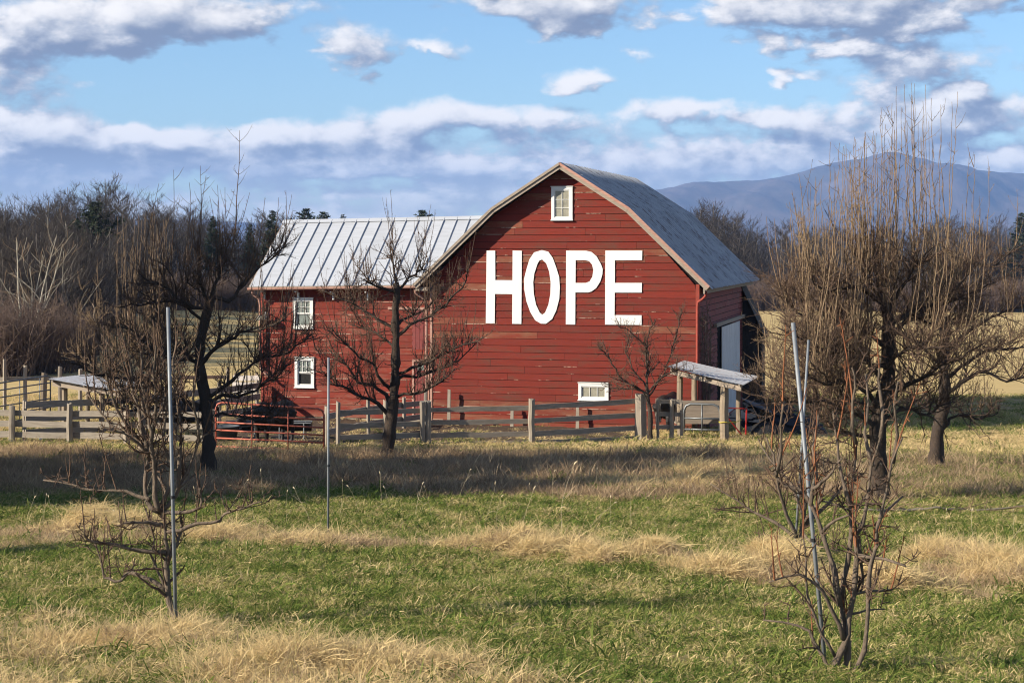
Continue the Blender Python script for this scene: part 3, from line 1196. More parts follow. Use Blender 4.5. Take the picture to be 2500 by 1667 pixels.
# ------------------------------------------------------------------ the wing
def build_wing():
    r = np.random.default_rng(8)
    wing = empty('barn_wing', tuple(BO), -A, 'lower red barn wing with pale standing seam roof and two white windows', 'barn wing')
    WL, WR, WB, WT, WD = -8.19, UL - .02, .30, 4.66, 5.9
    Y = .12
    w1 = rect(713.6, 728, 762.5, 801.4)
    w2 = rect(717.8, 872.8, 765, 946)
    dr = (fac(1009, 883)[0], fac(1041, 883)[0], WB, fac(1009, 883)[1])
    ht = (fac(1003, 757)[0], fac(1041, 757)[0], fac(1003, 853)[1], fac(1003, 757)[1])
    front = obj('front_wall', MB().box(WL, WR, Y + .06, Y + .2, WB, WT + .3), M['dark_inside'], wing)
    holes = [(q[0] + .03, q[1] - .03, q[2] + .02, q[3] - .02) for q in (w1, w2, dr, ht)]

    def mf(z, u):
        return M['red_wing'] if r.random() < .75 else M['red']
    board_wall(front, WB + .02, WT + .25, lambda z: WL + .07, lambda z: WR, holes, mf, r, .222, y=Y, joints=(1.6, 3.6))
    obj('foundation', MB().box(WL - .05, WR, Y - .06, Y + .3, WB - .45, WB), M['mortar'], front)
    obj('corner_board', MB().box(WL - .02, WL + .07, Y - .045, Y + .055, WB, WT + .2), M['red_trim'], wing)
    window(wing, *w1, 3, 2, M['glass_green'], Y - .03, (.5, M['glass_green']))
    window(wing, *w2, 3, 2, M['glass_green'], Y - .03, (.5, M['open_sash_dark']))
    # plank door with a small light, hatch above
    d = empty('door', (dr[0], Y - .01, dr[2]))
    d.parent = wing
    n = 4
    W, H = dr[1] - dr[0], dr[3] - dr[2]
    for i in range(n):
        top = H - .06 if i in (0, n - 1) else H - .30
        obj('door_plank', MB().box(W * i / n + .004, W * (i + 1) / n - .004, .0, .03, 0, top), M['red_side'], d)
    obj('door_light', MB().box(W * .2, W * .8, .005, .02, H - .29, H - .07), M['glass_green'], d)
    obj('door_casing', MB().box(-.07, 0, -.03, .03, 0, H).box(W, W + .07, -.03, .03, 0, H).box(-.07, W + .07, -.03, .03, H, H + .08), M['trim_pink'], d)
    h = empty('hatch', (ht[0], Y - .01, ht[2]))
    h.parent = wing
    W, H = ht[1] - ht[0], ht[3] - ht[2]
    for i in range(4):
        obj('hatch_plank', MB().box(W * i / 4 + .004, W * (i + 1) / 4 - .004, -.012, .02, 0, H), M['red_side'], h)
    obj('hatch_rail', MB().box(-.85, W + .05, -.05, -.002, H + .01, H + .10), M['trim_pink'], h)
    # other walls
    sw = obj('side_wall', MB().prism([(0, WB), (WD, WB), (WD, WT), (3.0, 6.95), (0, WT)], 0, .15), M['red_wing'], wing)
    sw.rotation_euler = (0, 0, math.pi / 2)
    sw.location = (WL + .16, Y + .05, 0)
    obj('back_wall', MB().box(WL, WR, WD, WD + .15, WB, WT), M['red_wing'], wing)
    # roof
    roof = empty('roof', (0, 0, 0))
    roof.parent = wing
    RL, RR = -8.50, .9
    ye, yr = -.32, 3.0

    def tz(u, z):
        return z + .017 * (u + 8.4)
    ze, zr = 4.84, 7.17
    sl = np.array([yr - ye, zr - ze])
    Ln = np.linalg.norm(sl)
    ny, nz = -(zr - ze) / Ln, (yr - ye) / Ln
    for (y0_, z0_, y1_, z1_, nm) in ((ye, ze, yr, zr, 'front'), (2 * yr - ye, ze, yr, zr, 'back')):
        s = 1 if nm == 'front' else -1
        dk = []
        for u in (RL + .03, -2.45):
            for (yy, zz) in ((y0_, z0_), (y1_, z1_)):
                dk += [(u, yy, tz(u, zz) - .10), (u, yy, tz(u, zz) - .012)]
        obj('roof_deck', MB().add(dk, [(0, 1, 3, 2), (4, 6, 7, 5), (0, 4, 5, 1), (2, 3, 7, 6), (1, 5, 7, 3), (0, 2, 6, 4)]), M['trim_wood'], roof)
        u = RL
        k = 0
        while u < RR - .05:
            a_, b_ = u, min(u + .475, RR)
            if nm == 'front' and a_ > -2.6:           # runs on inside the main barn: keep behind its front wall
                y0_, z0_ = .25, ze + (zr - ze) * (.25 - ye) / (yr - ye)
            lift = r.uniform(0, .004)
            vv = []
            for q in (a_, b_):
                for (yy, zz) in ((y0_, z0_), (y1_, z1_)):
                    vv.append((q, yy + (s * ny) * lift, tz(q, zz) + nz * lift))
            vv = np.array(vv)
            org = np.array([a_, y0_, tz(a_, z0_)])
            obj('roof_panel', MB().add(vv - org, [(0, 2, 3, 1) if s > 0 else (0, 1, 3, 2)]), M['roof_wing'], roof, tuple(org))
            if k:
                obj('roof_seam', MB().hexa([(a_ - .012, y0_, tz(a_, z0_) - .002), (a_ + .012, y0_, tz(a_, z0_) - .002), (a_ + .012, y1_, tz(a_, z1_) - .002), (a_ - .012, y1_, tz(a_, z1_) - .002),
                                            (a_ - .009, y0_ + s * ny * .045, tz(a_, z0_) + nz * .045), (a_ + .009, y0_ + s * ny * .045, tz(a_, z0_) + nz * .045),
                                            (a_ + .009, y1_ + s * ny * .045, tz(a_, z1_) + nz * .045), (a_ - .009, y1_ + s * ny * .045, tz(a_, z1_) + nz * .045)]), M['roof_wing'], roof)
            u = b_
            k += 1
    obj('ridge_cap', MB().add([(RL - .02, yr - .16, tz(RL, zr) - .075), (RL - .02, yr, tz(RL, zr) + .05), (RL - .02, yr + .16, tz(RL, zr) - .075),
                               (RR, yr - .16, tz(RR, zr) - .075), (RR, yr, tz(RR, zr) + .05), (RR, yr + .16, tz(RR, zr) - .075)],
                              [(0, 3, 4, 1), (1, 4, 5, 2)]), M['roof_wing'], roof)
    obj('rake_board', MB().add([(RL, ye, ze - .15), (RL, ye, ze), (RL, yr, zr - .15), (RL, yr, zr), (RL + .03, ye, ze - .15), (RL + .03, ye, ze), (RL + .03, yr, zr - .15), (RL + .03, yr, zr)],
                               [(0, 1, 3, 2), (4, 6, 7, 5), (0, 4, 5, 1), (2, 3, 7, 6), (1, 5, 7, 3), (0, 2, 6, 4)]), M['trim_wood'], roof)
    # gutter along the eave, hung on brackets
    gv, gf = [], []
    prof = [(-.02, .0), (-.02, -.055), (-.05, -.085), (-.10, -.085), (-.125, -.055), (-.13, .0), (-.118, .0), (-.112, -.05), (-.095, -.072), (-.055, -.072), (-.034, -.05), (-.034, .0)]
    us = (RL - .02, WR - .35)
    for u in us:
        for (yy, zz) in prof:
            gv.append((u, ye + yy + .02, tz(u, ze) - .035 + zz))
    n = len(prof)
    gf = [(i, (i + 1) % n, n + (i + 1) % n, n + i) for i in range(n)]
    gf += [tuple(range(n - 1, -1, -1)), tuple(range(n, 2 * n))]
    obj('gutter', MB().add(gv, gf), M['trim_pink'], wing)
    for px in (642, 725, 810.6, 895.6):
        u = fac(px, 705, -.1)[0]
        b = MB().box(u - .025, u + .025, -.02, .09, 4.40, 4.64).box(u - .02, u + .02, -.28, -.02, 4.66, 4.70)
        obj('eave_bracket', b, M['white'], wing)
    obj('downspout', MB().tube([(RL + .12, -.30, 4.74), (RL + .14, -.28, 4.58), (WL - .02, -.10, 4.42), (WL + .01, -.06, 4.2), (WL + .01, -.06, 2.05), (WL + .10, -.06, 1.9), (WL + .55, -.08, 1.5)], .045, 8), M['trim_pink'], wing, smooth=True)
    obj('downspout', MB().tube([(-2.45, -.30, 4.80), (-2.42, -.28, 4.66), (-2.18, -.08, 4.45), (-2.10, -.04, 4.3), (-2.10, -.04, 2.4), (-2.10, -.04, .5)], .042, 8), M['trim_pink'], wing, smooth=True)
    # flood lamp
    fu, fz = fac(650, 778)
    lamp = empty('flood_lamp', (fu, -.0, fz))
    lamp.parent = wing
    obj('lamp_arm', MB().tube([(.1, .10, .16), (.1, -.05, .17), (.06, -.15, .10)], .022, 6), M['galv'], lamp)
    obj('lamp_head', MB().hexa([(-.26, -.34, -.03), (.12, -.30, -.05), (.14, -.06, -.04), (-.24, -.10, -.02), (-.22, -.32, .13), (.12, -.28, .11), (.14, -.08, .11), (-.22, -.12, .13)]), M['gate_grey'], lamp)
    obj('lamp_glass', MB().hexa([(-.22, -.352, -.01), (.08, -.322, -.02), (.08, -.31, -.02), (-.22, -.34, -.01), (-.20, -.338, .10), (.08, -.308, .09), (.08, -.296, .09), (-.20, -.326, .10)]), M['glass_dusty'], lamp)
    obj('lamp_sensor', MB().tube([(.02, -.14, .12), (.02, -.14, .24)], [.05, .035], 8), M['white'], lamp)


build_wing()


# ------------------------------------------------------------------ fences and gates
def gz1(x, y):
    return float(full_z(x, y)[0])


def post(parent, base, h, r, mat='fence_post', sides=8, lean=(0, 0), name='post', rl=None, square=False):
    """an uneven split or round post; base in the parent's space"""
    rl = rl or np.random.default_rng(int(abs(base[0] * 1000)) + 7)
    b = np.array(base, float)
    n = 6
    ts = np.linspace(0, 1, n)
    pts = [(lean[0] * t + rl.normal(0, .006), lean[1] * t + rl.normal(0, .006), -.25 + t * (h + .25)) for t in ts]
    rad = [r * (1.05 - .12 * t) * rl.uniform(.94, 1.06) for t in ts]
    mb = MB()
    if square:
        mb.hexa([(-r, -r, -.25), (r, -r, -.25), (r, r, -.25), (-r, r, -.25), (lean[0] - r, lean[1] - r, h), (lean[0] + r, lean[1] - r, h - .02), (lean[0] + r, lean[1] + r, h), (lean[0] - r, lean[1] + r, h + .01)])
    else:
        mb.tube(pts, rad, sides)
        v = mb.v[0].reshape(n, sides, 3)
        cn = np.array(pts)[:, None, :]
        fl = rl.uniform(.82, 1.14, sides)
        v[:] = cn + (v - cn) * np.array([1, 1, 1]) * fl[None, :, None]
        v[-1, :, 2] += rl.uniform(-.035, .035, sides)
    return obj(name, mb, M[mat], parent, tuple(b), smooth=False)


def rail(parent, a, b, h, t=.045, mat='fence', rl=None, name='rail', rough=.012):
    """a sawn slab rail from a to b (centre line), slightly bowed and waney"""
    rl = rl or np.random.default_rng(int(abs(a[0] * 777 + a[2] * 99)) + 3)
    a, b = np.array(a, float), np.array(b, float)
    L = np.linalg.norm(b - a)
    n = max(3, int(L / .5) + 1)
    d = (b - a) / L
    s = np.array([-d[1], d[0], 0])
    s /= max(np.linalg.norm(s), 1e-6)
    up = np.cross(d, s) * -1
    if up[2] < 0:
        up = -up
    vv = []
    for i in range(n):
        q = i / (n - 1)
        c = d * L * q + np.array([0, 0, rl.normal(0, rough * .4)])
        h0, h1 = h / 2 + rl.normal(0, rough * .6), h / 2 + rl.normal(0, rough * .6)
        vv += [c - s * t / 2 - up * h0, c + s * t / 2 - up * h0, c + s * t / 2 + up * h1, c - s * t / 2 + up * h1]
    ff = [(0, 1, 2, 3), tuple(4 * (n - 1) + k for k in (3, 2, 1, 0))]
    for i in range(n - 1):
        o = 4 * i
        for k in range(4):
            k2 = (k + 1) % 4
            ff.append((o + k2, o + k, o + 4 + k, o + 4 + k2))
    # mesh lies along its own x axis so that the grain follows it
    ang = math.atan2(d[1], d[0])
    vv = np.array(vv)
    ca, sa = math.cos(-ang), math.sin(-ang)
    vr = vv.copy()
    vr[:, 0], vr[:, 1] = vv[:, 0] * ca - vv[:, 1] * sa, vv[:, 0] * sa + vv[:, 1] * ca
    o = obj(name, MB().add(vr, ff), M[mat], parent, tuple(a))
    o.rotation_euler = (0, 0, ang)
    return o


def pixel_fence(label, posts, bays, rail_h=.155, group=None, mat='fence', behind=.11):
    """posts: (px, base py, top py, radius[, depth]); bays: (i, j, [(left centre py, right centre py), ...])"""
    P = []
    for q in posts:
        y = 50.0
        for _ in range(12):
            y = float(fence_y((q[0] - CX) / F * y))
        g = on_ground(q[0], y if len(q) < 5 else q[4])
        top = at(q[0], q[2], g[1])[2]
        P.append((g, max(.5, top - g[2]), q[3]))
    f = empty('board_fence', tuple(P[0][0]), 0, label, 'fence', group)
    o = P[0][0]
    for g, h, r in P:
        post(f, g - o, h, r)
    for i, j, rows in bays:
        (ga, _, ra), (gb, _, rb) = P[i], P[j]
        for (l, r_) in rows:
            a, b = at(posts[i][0], l, ga[1]), at(posts[j][0], r_, gb[1])
            a[1] += behind
            b[1] += behind
            d = (b - a) / np.linalg.norm(b - a)
            rail(f, a - d * .06 - o, b + d * .06 - o, rail_h, mat=mat)
    return f


def tube_gate(label, a, b, h0, h1, bars, stiles, mat, rad=.022, cat='gate', lift=(.12, .12), r_corner=.16, both=False, tilt=0.0):
    """a, b: ground points under the ends; bars of round tube with bent corners"""
    a, b = np.array(a, float), np.array(b, float)
    root = empty('tube_gate', tuple(a), 0, label, cat)
    D = b - a
    L = np.linalg.norm(D[:2])
    d = D / L

    def P(s, t):
        """s along, t 0..1 up"""
        base = D * s + np.array([0, 0, lift[0] * (1 - s) + lift[1] * s])
        return base + np.array([0, 0, (h0 * (1 - s) + h1 * s) * t])
    c = r_corner / L
    hv = r_corner / ((h0 + h1) / 2)
    path = [P(0, 0), P(0, 1 - hv), P(c * .3, 1 - hv * .3), P(c, 1), P(1 - c, 1), P(1 - c * .3, 1 - hv * .3), P(1, 1 - hv), P(1, 0)] if True else None
    obj('gate_frame', MB().tube(path, rad * 1.15, 8).tube([P(0, 0), P(1, 0)], rad, 8), M[mat], root, smooth=True)
    for t in bars:
        obj('gate_bar', MB().tube([P(0, t), P(.5, t), P(1, t)], rad * .95, 8), M[mat], root, smooth=True)
    for s in stiles:
        q = MB()
        q.tube([P(s, 0) + np.array([0, -.012, 0]), P(s, 1) + np.array([0, -.012, 0])], rad * .75, 6)
        obj('gate_stile', q, M[mat], root, smooth=True)
    return root


pixel_fence('silvery four rail board fence left of the red gate',
            [(-110, 1096, 988, .085), (29.5, 1097.7, 990, .085), (170.5, 1104, 984, .085), (309, 1105, 989, .075), (418, 1104, 998, .075), (519, 1101, 1000, .08)],
            [(0, 1, [(1008, 1009.5), (1034, 1036), (1060, 1061.5), (1085, 1087)]), (1, 2, [(1009.5, 1011), (1036, 1037.5), (1061.5, 1063), (1087, 1089)]), (2, 3, [(1010, 1012), (1037, 1039), (1063.5, 1067), (1089.5, 1093)]),
             (3, 4, [(1012, 1013), (1039, 1040.5), (1067, 1069), (1093, 1096)]), (4, 5, [(1013, 1014), (1040.5, 1041.5), (1069, 1070.5), (1096, 1097)])], .165)
pixel_fence('grey four rail fence running right from the red gate past the barn corner',
            [(826, 1099, 981, .072), (941, 1094, 977, .07), (1031, 1086, 980, .075), (1045, 1085, 979.5, .085), (1298.5, 1086, 974.6, .10)],
            [(0, 1, [(1008, 1005.5), (1040, 1038), (1068.5, 1066), (1093, 1090.5)]), (1, 2, [(1005.5, 1003), (1038, 1035), (1065, 1062.5), (1091, 1088)]),
             (3, 4, [(1001.5, 996), (1033, 1029), (1063.5, 1059.5), (1086, 1081)])], .14)
pixel_fence('grey rail fence rising to the thick white stump post',
            [(1301, 1086, 985, .05), (1564, 1076, 962, .20)],
            [(0, 1, [(995, 979), (1028, 1014), (1060, 1044), (1082, 1071)])], .15)
pixel_fence('short dark board fence between the stump post and the right shelter',
            [(1606.6, 1072, 972, .05), (1640, 1078, 975, .065), (1664, 1066, 985, .05)],
            [(0, 1, [(980, 980), (1012, 1012), (1043, 1043)]), (1, 2, [(980, 982), (1012, 1013), (1043, 1043)])], .12)

# red gate with its posts
ga, gb = ground_hit(527, 1098), ground_hit(791, 1103)
tube_gate('red tubular farm gate in front of a black cow', ga, gb, 1.20, 1.12, (.19, .37, .55, .74), (.335, .67), 'gate_red', .024, lift=(.10, .04))
gp = empty('gate_post', tuple(ground_hit(798, 1096)), 0, 'old wooden gate post at the right end of the red gate', 'post')
post(gp, (0, 0, 0), 1.2, .075)
obj('hinge', MB().tube([(-.07, -.05, .9), (-.16, -.05, .9)], .015, 6), M['galv'], gp)


# inner pen fence from the front fence back to the wing corner
def world_fence(name, label, pts, hs, rails, rail_h, rpost=.06, side=1, mat='fence', group=None, t=.04):
    o = np.array(pts[0], float)
    f = empty(name, tuple(o), 0, label, 'fence', group)
    for p, h in zip(pts, hs):
        post(f, np.array(p) - o, h, rpost)
    for i in range(len(pts) - 1):
        a, b = np.array(pts[i], float), np.array(pts[i + 1], float)
        d = (b - a) / np.linalg.norm(b - a)
        n = np.array([-d[1], d[0], 0]) * side * (rpost + t / 2)
        for z in rails:
            rail(f, a + n + (0, 0, z) - d * .05 - o, b + n + (0, 0, z) + d * .05 - o, rail_h, mat=mat)
    return f


def gp3(px, y):
    return on_ground(px, y)


wc = bw(-8.22, -.25, 0)
inner = [gp3(60, 51.0), gp3(250, 53.5), gp3(400, 56.3), gp3(535, 59.0), np.array([wc[0], wc[1], float(ground_z(wc[0], wc[1]))])]
world_fence('board_fence', 'dark board pen fence running back to the left corner of the barn wing', inner, [1.25, 1.35, 1.4, 1.4, 1.3], (.32, .72, 1.12), .19, .07, -1)
yard = [gp3(800, 50.6), gp3(899, 55.2), gp3(986, 57.6), gp3(1040, 58.8)]
world_fence('board_fence', 'low dark board fence in the yard behind the grey fence', yard, [1.0, 1.1, 1.05, 1.25], (.35, .80), .17, .065, 1)
back = [gp3(-60, 63), gp3(11, 63), gp3(62, 63.3), gp3(146.6, 63.6), gp3(196, 63.8), gp3(330, 64.2), gp3(440, 64.8), gp3(556, 65.4)]
world_fence('post_fence', 'single rail fence of round posts at the edge of the yellow field', back, [1.9, 2.0, 1.75, 1.7, 1.6, 1.5, 1.5, 1.6], (1.28,), .13, .075, 1)
# loose planks leaning at the barn wall
for k, (px, pyb, pyt, lab) in enumerate([(1096, 1070, 950, 'tall grey plank standing against the barn wall'),
                                         (1250, 1068, 990, 'short plank against the barn wall behind the split fence post'),
                                         (1410, 1060, 985, 'short plank against the barn wall under the low window')]):
    u, z0 = fac(px, pyb, -.3)
    z1 = fac(px, pyt, -.3)[1]
    e = empty('leaning_plank', tuple(bw(u, -.34, z0 - .1)), -A, lab, 'plank')
    H = z1 - z0 + .1
    obj('plank', MB().hexa([(-.06, -.02, 0), (.06, -.02, 0), (.06, .02, 0), (-.06, .02, 0), (-.05, .05, H), (.05, .05, H - .02), (.05, .09, H - .02), (-.05, .09, H)]), M['fence_post'], e)
    obj('block', MB().box(-.05, .05, -.12, -.022, .05, .14), M['fence_post'], e)

# grey gate standing open at far left
tube_gate('dark grey tubular gate standing open at the left end of the pen', gp3(-70, 54.5), gp3(123, 57.5), 1.25, 1.30, (.2, .42, .64, .82), (.3, .6, .86), 'gate_grey', .022, lift=(.25, .42))
gpo = empty('gate_post', tuple(gp3(104, 58.2)), 0, 'greenish round post behind the open grey gate', 'post')
post(gpo, (0, 0, 0), 1.75, .10, mat='log', lean=(.06, 0))


# ------------------------------------------------------------------ open shelters
def shelter(label, corners, posts, beam, rusty=True, thick=.05):
    """corners: 4 world points of the roof (front-left, front-right, back-right, back-left)"""
    c = [np.array(q, float) for q in corners]
    o = np.array([c[0][0], c[0][1], float(ground_z(c[0][0], c[0][1]))])
    root = empty('open_shelter', tuple(o), 0, label, 'shelter')
    roof = empty('roof', (0, 0, 0))
    roof.parent = root
    r = np.random.default_rng(int(abs(o[0]) * 100))
    n = 5
    nrm = np.cross(c[1] - c[0], c[3] - c[0])
    nrm /= np.linalg.norm(nrm)
    for k in range(n):
        s0, s1 = k / n, (k + 1) / n
        vv, ff = [], []
        m = 14
        # corrugated: waves across the depth, running down towards the right
        lift = r.uniform(0, .012)
        for i in range(m + 1):
            t = s0 + (s1 - s0) * i / m
            a = c[0] * (1 - t) + c[3] * t
            b = c[1] * (1 - t) + c[2] * t
            w = nrm * (.024 * math.sin(i * math.pi / 1.5) + lift + .03)
            e0, e1 = r.uniform(-.02, .02) if i == 0 else 0, 0
            mid = (a + b) / 2 - nrm * .015
            vv += [a + w - o, mid + w - o, b + w - o]
        for i in range(m):
            ff += [(3 * i, 3 * i + 1, 3 * i + 4, 3 * i + 3), (3 * i + 1, 3 * i + 2, 3 * i + 5, 3 * i + 4)]
        sh = obj('roof_sheet', MB().add(vv, ff), M['roof_shed'], roof)
    for (p, q) in ((0, 1), (3, 2)):
        a, b = c[p] * .97 + c[q] * .03, c[q] * .97 + c[p] * .03
        ins = (c[3] - c[0]) / np.linalg.norm(c[3] - c[0]) * (.22 if p == 0 else -.22)
        rail(roof, a + ins - o - (0, 0, .09), b + ins - o - (0, 0, .09), .15, .07, 'trim_wood', name='beam')
    for t in (.05, .5, .95):
        a, b = c[0] * (1 - t) + c[1] * t, c[3] * (1 - t) + c[2] * t
        rail(roof, a - o - (0, 0, .01), b - o - (0, 0, .01), .06, .05, 'trim_wood', name='purlin')
    for (p, rr) in posts:
        p = np.array(p, float)
        # height under the roof plane
        hz_ = c[0][2] - ((p[0] - c[0][0]) * nrm[0] + (p[1] - c[0][1]) * nrm[1]) / nrm[2]
        post(root, p - o, hz_ - p[2] - .10, rr, 'log', 10)
    return root


shelter('open shelter with rusty corrugated roof on barked log posts beside the barn',
        [at(1630, 898, 53.6), at(1814, 943, 52.2), at(1851.5, 922, 55.6), at(1670.5, 883.4, 57.2)],
        [(gp3(1660, 54.0), .095), (gp3(1768, 52.9), .13), (gp3(1695.5, 56.6), .09), (gp3(1803, 55.3), .085)], None)
shelter('low open shelter with pale metal roof behind the left board fence',
        [at(119, 928, 53.5), at(291, 957, 52.5), at(346, 938, 56.5), at(222, 916, 57.5)],
        [(gp3(158, 53.8), .10), (gp3(248, 53.2), .08), (gp3(300, 55.8), .08), (gp3(214, 57), .07)], None)
tube_gate('dark grey tubular cattle panel under the right shelter', gp3(1670, 55.6), gp3(1758, 55.2), 1.0, 1.0, (.55, .2), (.5,), 'gate_grey', .035, cat='cattle panel', lift=(.0, .0), r_corner=.22)
bunk = empty('feed_bunk', tuple(gp3(1712, 56.2)), .02, 'dark wooden feed bunk behind the grey cattle panel', 'feeder')
obj('bunk_front', MB().box(-.85, .85, -.25, -.20, .35, .70), M['trim_wood'], bunk)
obj('bunk_back', MB().box(-.85, .85, .20, .25, .35, 1.05), M['trim_wood'], bunk)
obj('bunk_floor', MB().box(-.85, .85, -.198, .198, .35, .40), M['trim_wood'], bunk)
for s in (-.7, .7):
    obj('leg', MB().box(s - .04, s + .04, -.19, .19, -.2, .349), M['trim_wood'], bunk)
rope = empty('rope', tuple(gp3(1768, 52.9)), 0, 'yellow rope tied round the thick log post of the right shelter', 'rope')
obj('rope_loop', MB().tube([(.155 * math.cos(t), .155 * math.sin(t), .62 + .01 * math.sin(3 * t)) for t in np.linspace(0, 2 * math.pi, 17)], .012, 5), M['yellow_rope'], rope)
obj('rope_tail', MB().tube([(.15, -.02, .62), (.35, .1, .60), (.55, .3, .66)], .010, 5), M['yellow_rope'], rope)
rs = empty('red_frame', tuple(gp3(1800, 54.2)), 0, 'red steel tube frame standing right of the log shelter', 'frame')
obj('frame_hoop', MB().tube([(-.35, 0, .0), (-.32, 0, .95), (.3, .1, .92), (.27, .1, .0)], .03, 6), M['red_steel'], rs)
obj('frame_brace', MB().tube([(-.33, 0, .7), (.2, .1, .05)], .02, 6), M['red_steel'], rs)


# heap of dark sheets beside the shelter
def dark_heap():
    base = gp3(1885, 55.5)
    root = empty('sheet_pile', tuple(base), 0, 'dark heap of corrugated sheets and tarpaulin right of the log shelter', 'pile')
    r = np.random.default_rng(4)
    for k in range(7):
        cx, cy = r.uniform(-.7, .7), r.uniform(-.4, .5)
        L, W = r.uniform(1.3, 2.0), r.uniform(.7, .9)
        n = 18
        vv, ff = [], []
        til, yaw = r.uniform(-.5, .2), r.uniform(-.6, .6)
        z0 = .28 + .1 * k
        for i in range(n + 1):
            t = i / n - .5
            zz = .018 * math.sin(i * 2.1)
            for s in (-.5, .5):
                x, y, z = s * L, t * W, zz + s * L * til
                vv.append((cx + x * math.cos(yaw) - y * math.sin(yaw), cy + x * math.sin(yaw) + y * math.cos(yaw), z0 + z + t * .25))
        for i in range(n):
            ff.append((2 * i, 2 * i + 1, 2 * i + 3, 2 * i + 2))
        obj('sheet', MB().add(vv, ff), M['dark_sheet'], root)
    # sagging tarpaulin lump
    nu, nv = 18, 12
    vv, ff = [], []
    for j in range(nv + 1):
        for i in range(nu + 1):
            x, y = (i / nu - .5) * 2.6, (j / nv - .5) * 1.7
            q = max(0, 1 - (x / 1.3) ** 4) * max(0, 1 - (y / .85) ** 4)
            z = .55 * q ** .5 + .07 * math.sin(5 * x + 3 * y) * q + .05 * math.sin(9 * x - 6 * y) * q
            vv.append((x + .45, y + .1, z - .05))
    for j in range(nv):
        for i in range(nu):
            a = j * (nu + 1) + i
            ff.append((a, a + 1, a + nu + 2, a + nu + 1))
    obj('tarpaulin', MB().add(vv, ff), M['black_rubber'], root)


M['dark_sheet'] = simple('dark_blue_sheet', (.035, .042, .06), .4, .3, .4, 5)
dark_heap()

# trough on a pipe frame inside the pen, tub and bucket
tr = empty('feed_trough', tuple(gp3(655, 53.0)), .02, 'black half round feed trough on a pale pipe frame in the pen', 'feeder')
L = 2.6
vv, ff = [], []
for i in range(9):
    a = math.pi * i / 8
    for x in (-L / 2, L / 2):
        vv.append((x, -.30 * math.cos(a), .52 - .26 * math.sin(a)))
for i in range(8):
    ff.append((2 * i, 2 * i + 1, 2 * i + 3, 2 * i + 2))
ff += [tuple(2 * i for i in range(9)), tuple(2 * i + 1 for i in range(8, -1, -1))]
obj('trough', MB().add(vv, ff), M['black_rubber'], tr, smooth=False)
obj('rim', MB().tube([(-L / 2, -.31, .53), (L / 2, -.31, .53), (L / 2, .31, .53), (-L / 2, .31, .53), (-L / 2, -.31, .53)], .022, 6), M['galv'], tr)
for x in (-1.1, -.37, .37, 1.1):
    obj('leg', MB().tube([(x, -.31, .52), (x, -.33, .30), (x, -.34, .03)], .018, 6).tube([(x, .31, .52), (x, .34, .03)], .018, 6), M['galv'], tr)
obj('skid', MB().tube([(-1.15, -.34, .03), (1.15, -.34, .03)], .02, 6).tube([(-1.15, .34, .03), (1.15, .34, .03)], .02, 6), M['galv'], tr)


def lathe(prof, n=16):
    mb = MB()
    vv = [(r * math.cos(2 * math.pi * k / n), r * math.sin(2 * math.pi * k / n), z) for r, z in prof for k in range(n)]
    ff = []
    for i in range(len(prof) - 1):
        for k in range(n):
            k2 = (k + 1) % n
            ff.append((i * n + k, i * n + k2, (i + 1) * n + k2, (i + 1) * n + k))
    return mb.add(vv, ff)


tub = empty('feed_tub', tuple(gp3(548, 52.0)), 0, 'round grey feed tub by the left end of the red gate', 'tub')
obj('tub_body', lathe([(.0, .02), (.34, .02), (.42, .45), (.45, .46), (.45, .48), (.40, .48), (.32, .06), (0, .06)]), M['gate_grey'], tub, smooth=True)
obj('handle', MB().tube([(.44, -.08, .40), (.50, -.05, .42), (.50, .05, .42), (.44, .08, .40)], .012, 5), M['galv'], tub)
bk = empty('bucket', tuple(gp3(107, 52.3)), 0, 'bright blue bucket on the ground behind the left fence', 'bucket')
obj('bucket_body', lathe([(.0, .01), (.12, .01), (.16, .28), (.17, .29), (.15, .29), (.11, .03), (0, .03)]), M['blue'], bk, smooth=True)
obj('handle', MB().tube([(-.16, 0, .27), (-.12, -.1, .36), (0, -.14, .40), (.12, -.1, .36), (.16, 0, .27)], .006, 5), M['galv'], bk)
wp = empty('white_panel', tuple(gp3(606, 66.5)), 0, 'pale plank panel behind the pen at the left end of the wing', 'panel')
for k in range(3):
    obj('plank', MB().box(-.6, .42, -.02, .02, .62 + k * .25, .82 + k * .25), M['white'], wp)
for s in (-.5, .3):
    obj('upright', MB().box(s - .04, s + .04, .022, .08, -.2, 1.4), M['trim_wood'], wp)


